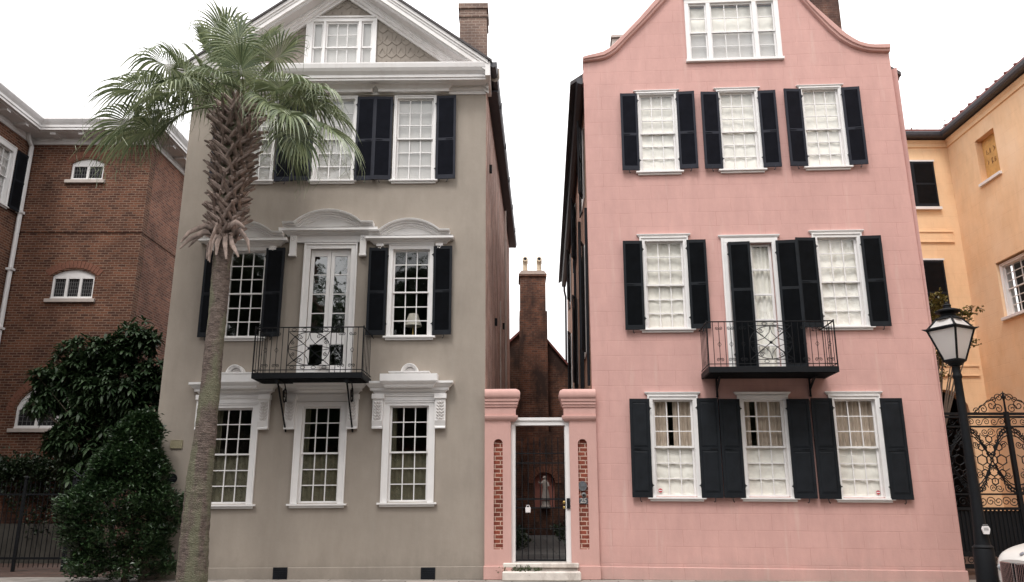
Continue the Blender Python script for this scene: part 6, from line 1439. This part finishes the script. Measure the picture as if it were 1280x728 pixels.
# body lofted along x (0 = nose), local z from the road; half width hw, z levels
sec = [ (0.00, .58, .34, .62, .79), (.07, .74, .28, .66, .86), (.24, .86, .24, .72, .96), (.55, .94, .20, .78, 1.05), (1.15, .97, .20, .84, 1.15), (1.45, .97, .20, .86, 1.23), (2.0, .97, .20, .90, 1.25), (3.2, .97, .20, .92, 1.27), (4.1, .96, .22, .94, 1.28), (4.6, .92, .28, .92, 1.24), (4.78, .80, .40, .86, 1.10) ]
ztop_target = at(1262, 684, 13.2).z + .135
m = MB(); rows = []
for x, hw, zlo, zsh, zt in sec:
    rows.append([(x, -hw*.80, zlo), (x, -hw*.97, zlo + .10), (x, -hw, zsh - .18), (x, -hw*.985, zsh), (x, -hw*.93, zt - .06), (x, -hw*.80, zt - .015), (x, -hw*.4, zt + .01), (x, 0, zt + .015), (x, hw*.4, zt + .01), (x, hw*.80, zt - .015), (x, hw*.93, zt - .06), (x, hw*.985, zsh), (x, hw, zsh - .18), (x, hw*.97, zlo + .10), (x, hw*.80, zlo)])
m.grid(rows, True); m.add(rows[0], [tuple(range(15))]); m.add(rows[-1], [tuple(range(14, -1, -1))])
bd = m.build('body', M_car, CE, smooth=True); sm = bd.modifiers.new('s', 'SUBSURF'); sm.levels = 1; sm.render_levels = 2
m = MB(); gx_ = -.055
cab = [(1.25, .78, 1.20, 1.22), (1.95, .74, 1.22, 1.66), (2.6, .72, 1.24, 1.74), (3.6, .72, 1.24, 1.72), (4.25, .72, 1.22, 1.58), (4.68, .70, 1.15, 1.22)]
rows = []
for x, hw, z0, z1 in cab: rows.append([(x, -hw*1.15, z0 - .03), (x, -hw, (z0 + z1) / 2 + .05), (x, -hw*.88, z1 - .03), (x, 0, z1 + .02), (x, hw*.88, z1 - .03), (x, hw, (z0 + z1) / 2 + .05), (x, hw*1.15, z0 - .03)])
m.grid(rows); m.build('windows', M_cglass, CE, smooth=True)
m = MB(); rows = []
for x, hw, z1 in ((1.9, .66, 1.655), (2.6, .66, 1.755), (3.6, .66, 1.735), (4.3, .64, 1.59)): rows.append([(x, -hw, z1 - .03), (x, -hw*.6, z1 + .015), (x, 0, z1 + .03), (x, hw*.6, z1 + .015), (x, hw, z1 - .03)])
m.grid(rows); o = m.build('roof', M_car, CE, smooth=True); so = o.modifiers.new('t', 'SOLIDIFY'); so.thickness = .03
for s in (-1, 1):
    g = MB(); y0, y1 = sorted((s * .04, s * .44)); zg0, zg1 = .36, .75
    def gxx(y, z): return -.035 + .10 * (abs(y) / .6) ** 2.2 + .02 * (z - .5)
    g.cur = 0; ys = [y0 + (y1 - y0) * i / 6 for i in range(7)]
    g.grid([[(gxx(y, z) - .0, y, z) for y in ys] for z in (zg0, zg1)])
    o = g.build('grille', [M_ptrim], CE, recalc=False)
    so = o.modifiers.new('t', 'SOLIDIFY'); so.thickness = .05; so.offset = 0
    b_ = MB(); n = 9
    for i in range(n):
        y = y0 + (y1 - y0) * (i + .5) / n; b_.hexa([(gxx(y, zg0) - .05, y - .0035, zg0 + .01), (gxx(y, zg0) - .02, y - .0035, zg0 + .01), (gxx(y, zg0) - .02, y + .0035, zg0 + .01), (gxx(y, zg0) - .05, y + .0035, zg0 + .01), (gxx(y, zg1) - .045, y - .004, zg1 - .01), (gxx(y, zg1) - .02, y - .004, zg1 - .01), (gxx(y, zg1) - .02, y + .004, zg1 - .01), (gxx(y, zg1) - .045, y + .004, zg1 - .01)])
    fr = [(gxx(y, zg0) - .045, y, zg0) for y in ys] + [(gxx(y, zg1) - .045, y, zg1) for y in ys[::-1]]
    b_.tube(fr, .012, 5, True); b_.build('grille_slats', M_chrome, o)
    h = MB(); rows = []
    for i in range(6):
        t = i / 5; y = s * (.50 + .40 * t); x = .02 + .34 * t ** 1.6 - .03; rows.append([(x, y, .60 + .02*t), (x - .03, y, .66), (x + .02, y, .73 + .02*t)])
    h.grid(rows); o = h.build('headlight', M_hl, CE, smooth='all'); so = o.modifiers.new('t', 'SOLIDIFY'); so.thickness = .03
    for x in (.92, 3.85):
        w = MB(); w.lathe([(.20, -.10), (.31, -.11), (.355, -.08), (.365, 0), (.355, .08), (.31, .11), (.20, .10)], (0, 0, 0), 28); w.v = [(x + p[0], s * .86 + p[2], .365 + p[1]) for p in w.v]; wo = w.build('wheel', M_tyre, CE, smooth=True)
        w = MB(); w.lathe([(.0, .02), (.21, .02), (.22, .0), (.22, -.02)], (0, 0, 0), 24)
        for q in range(5): a_ = q * 1.2566; w.tube([(0, 0, .03), (.2*math.cos(a_), .2*math.sin(a_), .035)], [.04, .03], 5)
        w.v = [(x + p[0], s * (.955 + p[2] * .5), .365 + p[1]) for p in w.v]; w.build('rim', M_chrome, wo, smooth=True)
m = MB(); m.box(-.02, .10, -.62, .62, .28, .40); m.build('bumper_intake', M_ptrim, CE, bevel=.01)
m = MB(); m.lathe([(.041, 0), (.041, .008), (.035, .012), (.0, .012)], (0, 0, 0), 20); m.v = [(.0 + p[2] * -1 + .0, p[1], p[0]) for p in m.v]
Mx = Matrix.Translation((.09, 0, .90)) @ Matrix.Rotation(R(50), 4, 'Y'); m.xform(Mx); m.build('round_emblem', plain('dull_silver_emblem', (.22,.22,.25), .4, .1), CE, smooth=True)

# ================================================================ the other side of the street (seen in the window glass)
def big_tree(x, y, h, lab, seed):
    r = random.Random(seed); E = empty('shade_tree', Matrix.Translation((x, y, 0)), lab, 'tree', 'trees across the street'); t = MB(); f = MB()
    t.tube([(0, 0, -.15), (.1, 0, h*.15), (.0, .1, h*.30)], [.45, .36, .3], 9)
    for k in range(13):
        a = k * .7 + r.uniform(-.2, .2); q = Vector((math.cos(a) * h*.30, math.sin(a) * h*.22, h * r.uniform(.34, .92))); t.tube([(0, .05, h*.28), q * .55 + Vector((0, 0, h*.1)), q], [.2, .12, .04], 6)
        for i in range(190):
            v = Vector((r.gauss(0, 1), r.gauss(0, 1), r.gauss(0, .7))).normalized() * h * .15 * r.random() ** .4; clump(f, q + v, r, 5, .46, .30, .28)
    t.build('trunk', M_bark, E); f.build('crown', M_oak, E, recalc=False)
M_oak = leaf_mat('oak_leaf', (.025,.045,.018), (.06,.09,.035), .5, .2)
for x, y, h, lab, sd in ((-17, -9.5, 15, 'shade tree across the street, farthest to the left', 4), (-8.5, -10, 16, 'broad shade tree across the street, second from the left', 1), (.5, -11, 17.5, 'tallest shade tree across the street, behind the middle of the block', 2), (9, -10, 15.5, 'broad shade tree across the street, second from the right', 3), (18, -9.5, 15, 'shade tree across the street, farthest to the right', 5)): big_tree(x, y, h, lab, sd)
def far_house(x0, x1, y, h, c, lab):
    E = empty('townhouse', Matrix.Translation((x0, y, 0)), lab, 'house', 'houses across the street'); w = x1 - x0; m = MB(); hs = []
    n = int(w / 2.4)
    for z in (1.0, 4.3, 7.2):
        if z + 2 > h: continue
        for i in range(n): u = (i + .5) * w / n; hs.append(rect(u - .5, u + .5, z, z + 1.9))
    wall_mesh(m, rect(0, w, 0, h), hs, -.3, .3); m.box(0, w, -9, -.31, 0, h - .2); o = m.build('wall', stucco(lab.split()[0] + '_far_wall', c), E)
    for q in hs: g = MB(); g.box(q[0][0], q[1][0], -.2, -.18, q[0][1], q[2][1]); g.cur = 1; [g.box(q[0][0] + .5*k - .02, q[0][0] + .5*k + .02, -.18, -.15, q[0][1], q[2][1]) for k in (0.05, 1, 1.95)]; g.box(q[0][0], q[1][0], -.18, -.15, q[0][1] + .93, q[0][1] + .98); g.build('window', [M_lead, M_wht], E)
    m = MB(); m.prism([(-.3, h), (w + .3, h), (w + .3, h + .15), (w / 2, h + 2.2), (-.3, h + .15)], -9.2, .25); m.build('roof', M_slate, E)
far_house(-27, -13.5, -16, 9.5, (.55,.50,.40), 'cream stucco house across the street'); far_house(-12.5, -3, -16, 8.5, (.34,.16,.11), 'russet stucco house across the street'); far_house(-1.5, 8, -16, 9.8, (.42,.44,.42), 'grey stucco house across the street'); far_house(9.2, 23, -16, 8.8, (.6,.52,.42), 'buff stucco house across the street')

# ================================================================ light
w = bpy.data.worlds.new('World'); sc.world = w; w.use_nodes = True; N = w.node_tree.nodes; L = w.node_tree.links; bg = N['Background']
sky = N.new('ShaderNodeTexSky'); sky.sky_type = 'NISHITA'; sky.sun_disc = False; SE, SA = R(60), R(200); sky.sun_elevation = SE; sky.sun_rotation = SA; sky.air_density = 1.2; sky.dust_density = 3
hs = N.new('ShaderNodeHueSaturation'); hs.inputs['Saturation'].default_value = .25; L.new(sky.outputs[0], hs.inputs['Color'])
tc = N.new('ShaderNodeTexCoord'); sp_ = N.new('ShaderNodeSeparateXYZ'); L.new(tc.outputs['Generated'], sp_.inputs[0])
nz = N.new('ShaderNodeTexNoise'); nz.inputs['Scale'].default_value = 2.2; nz.inputs['Detail'].default_value = 6; mp = N.new('ShaderNodeMapping'); mp.inputs['Scale'].default_value = (1, 1, 2.5); L.new(tc.outputs['Generated'], mp.inputs[0]); L.new(mp.outputs[0], nz.inputs['Vector'])
mr = N.new('ShaderNodeMapRange'); mr.inputs[1].default_value = 0; mr.inputs[2].default_value = 1; mr.inputs[3].default_value = SKY_LO; mr.inputs[4].default_value = SKY_HI; L.new(sp_.outputs[2], mr.inputs[0])
mn = N.new('ShaderNodeMapRange'); mn.inputs[1].default_value = .3; mn.inputs[2].default_value = .7; mn.inputs[3].default_value = .94; mn.inputs[4].default_value = 1.06; L.new(nz.outputs['Fac'], mn.inputs[0])
ml = N.new('ShaderNodeMath'); ml.operation = 'MULTIPLY'; L.new(mr.outputs[0], ml.inputs[0]); L.new(mn.outputs[0], ml.inputs[1])
vm = N.new('ShaderNodeVectorMath'); vm.operation = 'SCALE'; vm.inputs[0].default_value = (1.0, .985, .985); L.new(ml.outputs[0], vm.inputs['Scale'])
mx = N.new('ShaderNodeMix'); mx.data_type = 'RGBA'; mx.inputs[0].default_value = .88; L.new(hs.outputs[0], mx.inputs[6]); L.new(vm.outputs[0], mx.inputs[7]); L.new(mx.outputs[2], bg.inputs[0]); bg.inputs[1].default_value = .1
sl = bpy.data.lights.new('sun', 'SUN'); sl.energy = SUN_E; sl.angle = R(16); sl.color = (1, .96, .92); so_ = bpy.data.objects.new('sun', sl); col.objects.link(so_)
# direction towards the sun: high, behind the camera and a little to its left
az = R(200); dv = Vector((math.sin(az) * math.cos(SE), math.cos(az) * math.cos(SE), math.sin(SE))); so_.rotation_euler = dv.to_track_quat('Z', 'Y').to_euler()
vs_ = sc.view_settings; vs_.view_transform = 'Standard'; vs_.look = 'None'; vs_.gamma = 1; vs_.exposure = EXPO; vs_.use_curve_mapping = False
sc.cycles.max_bounces = 8; sc.cycles.transparent_max_bounces = 12; sc.cycles.use_denoising = True; sc.cycles.caustics_reflective = False; sc.cycles.caustics_refractive = False
for o in sc.objects:
    if 'hole' in o: del o['hole']
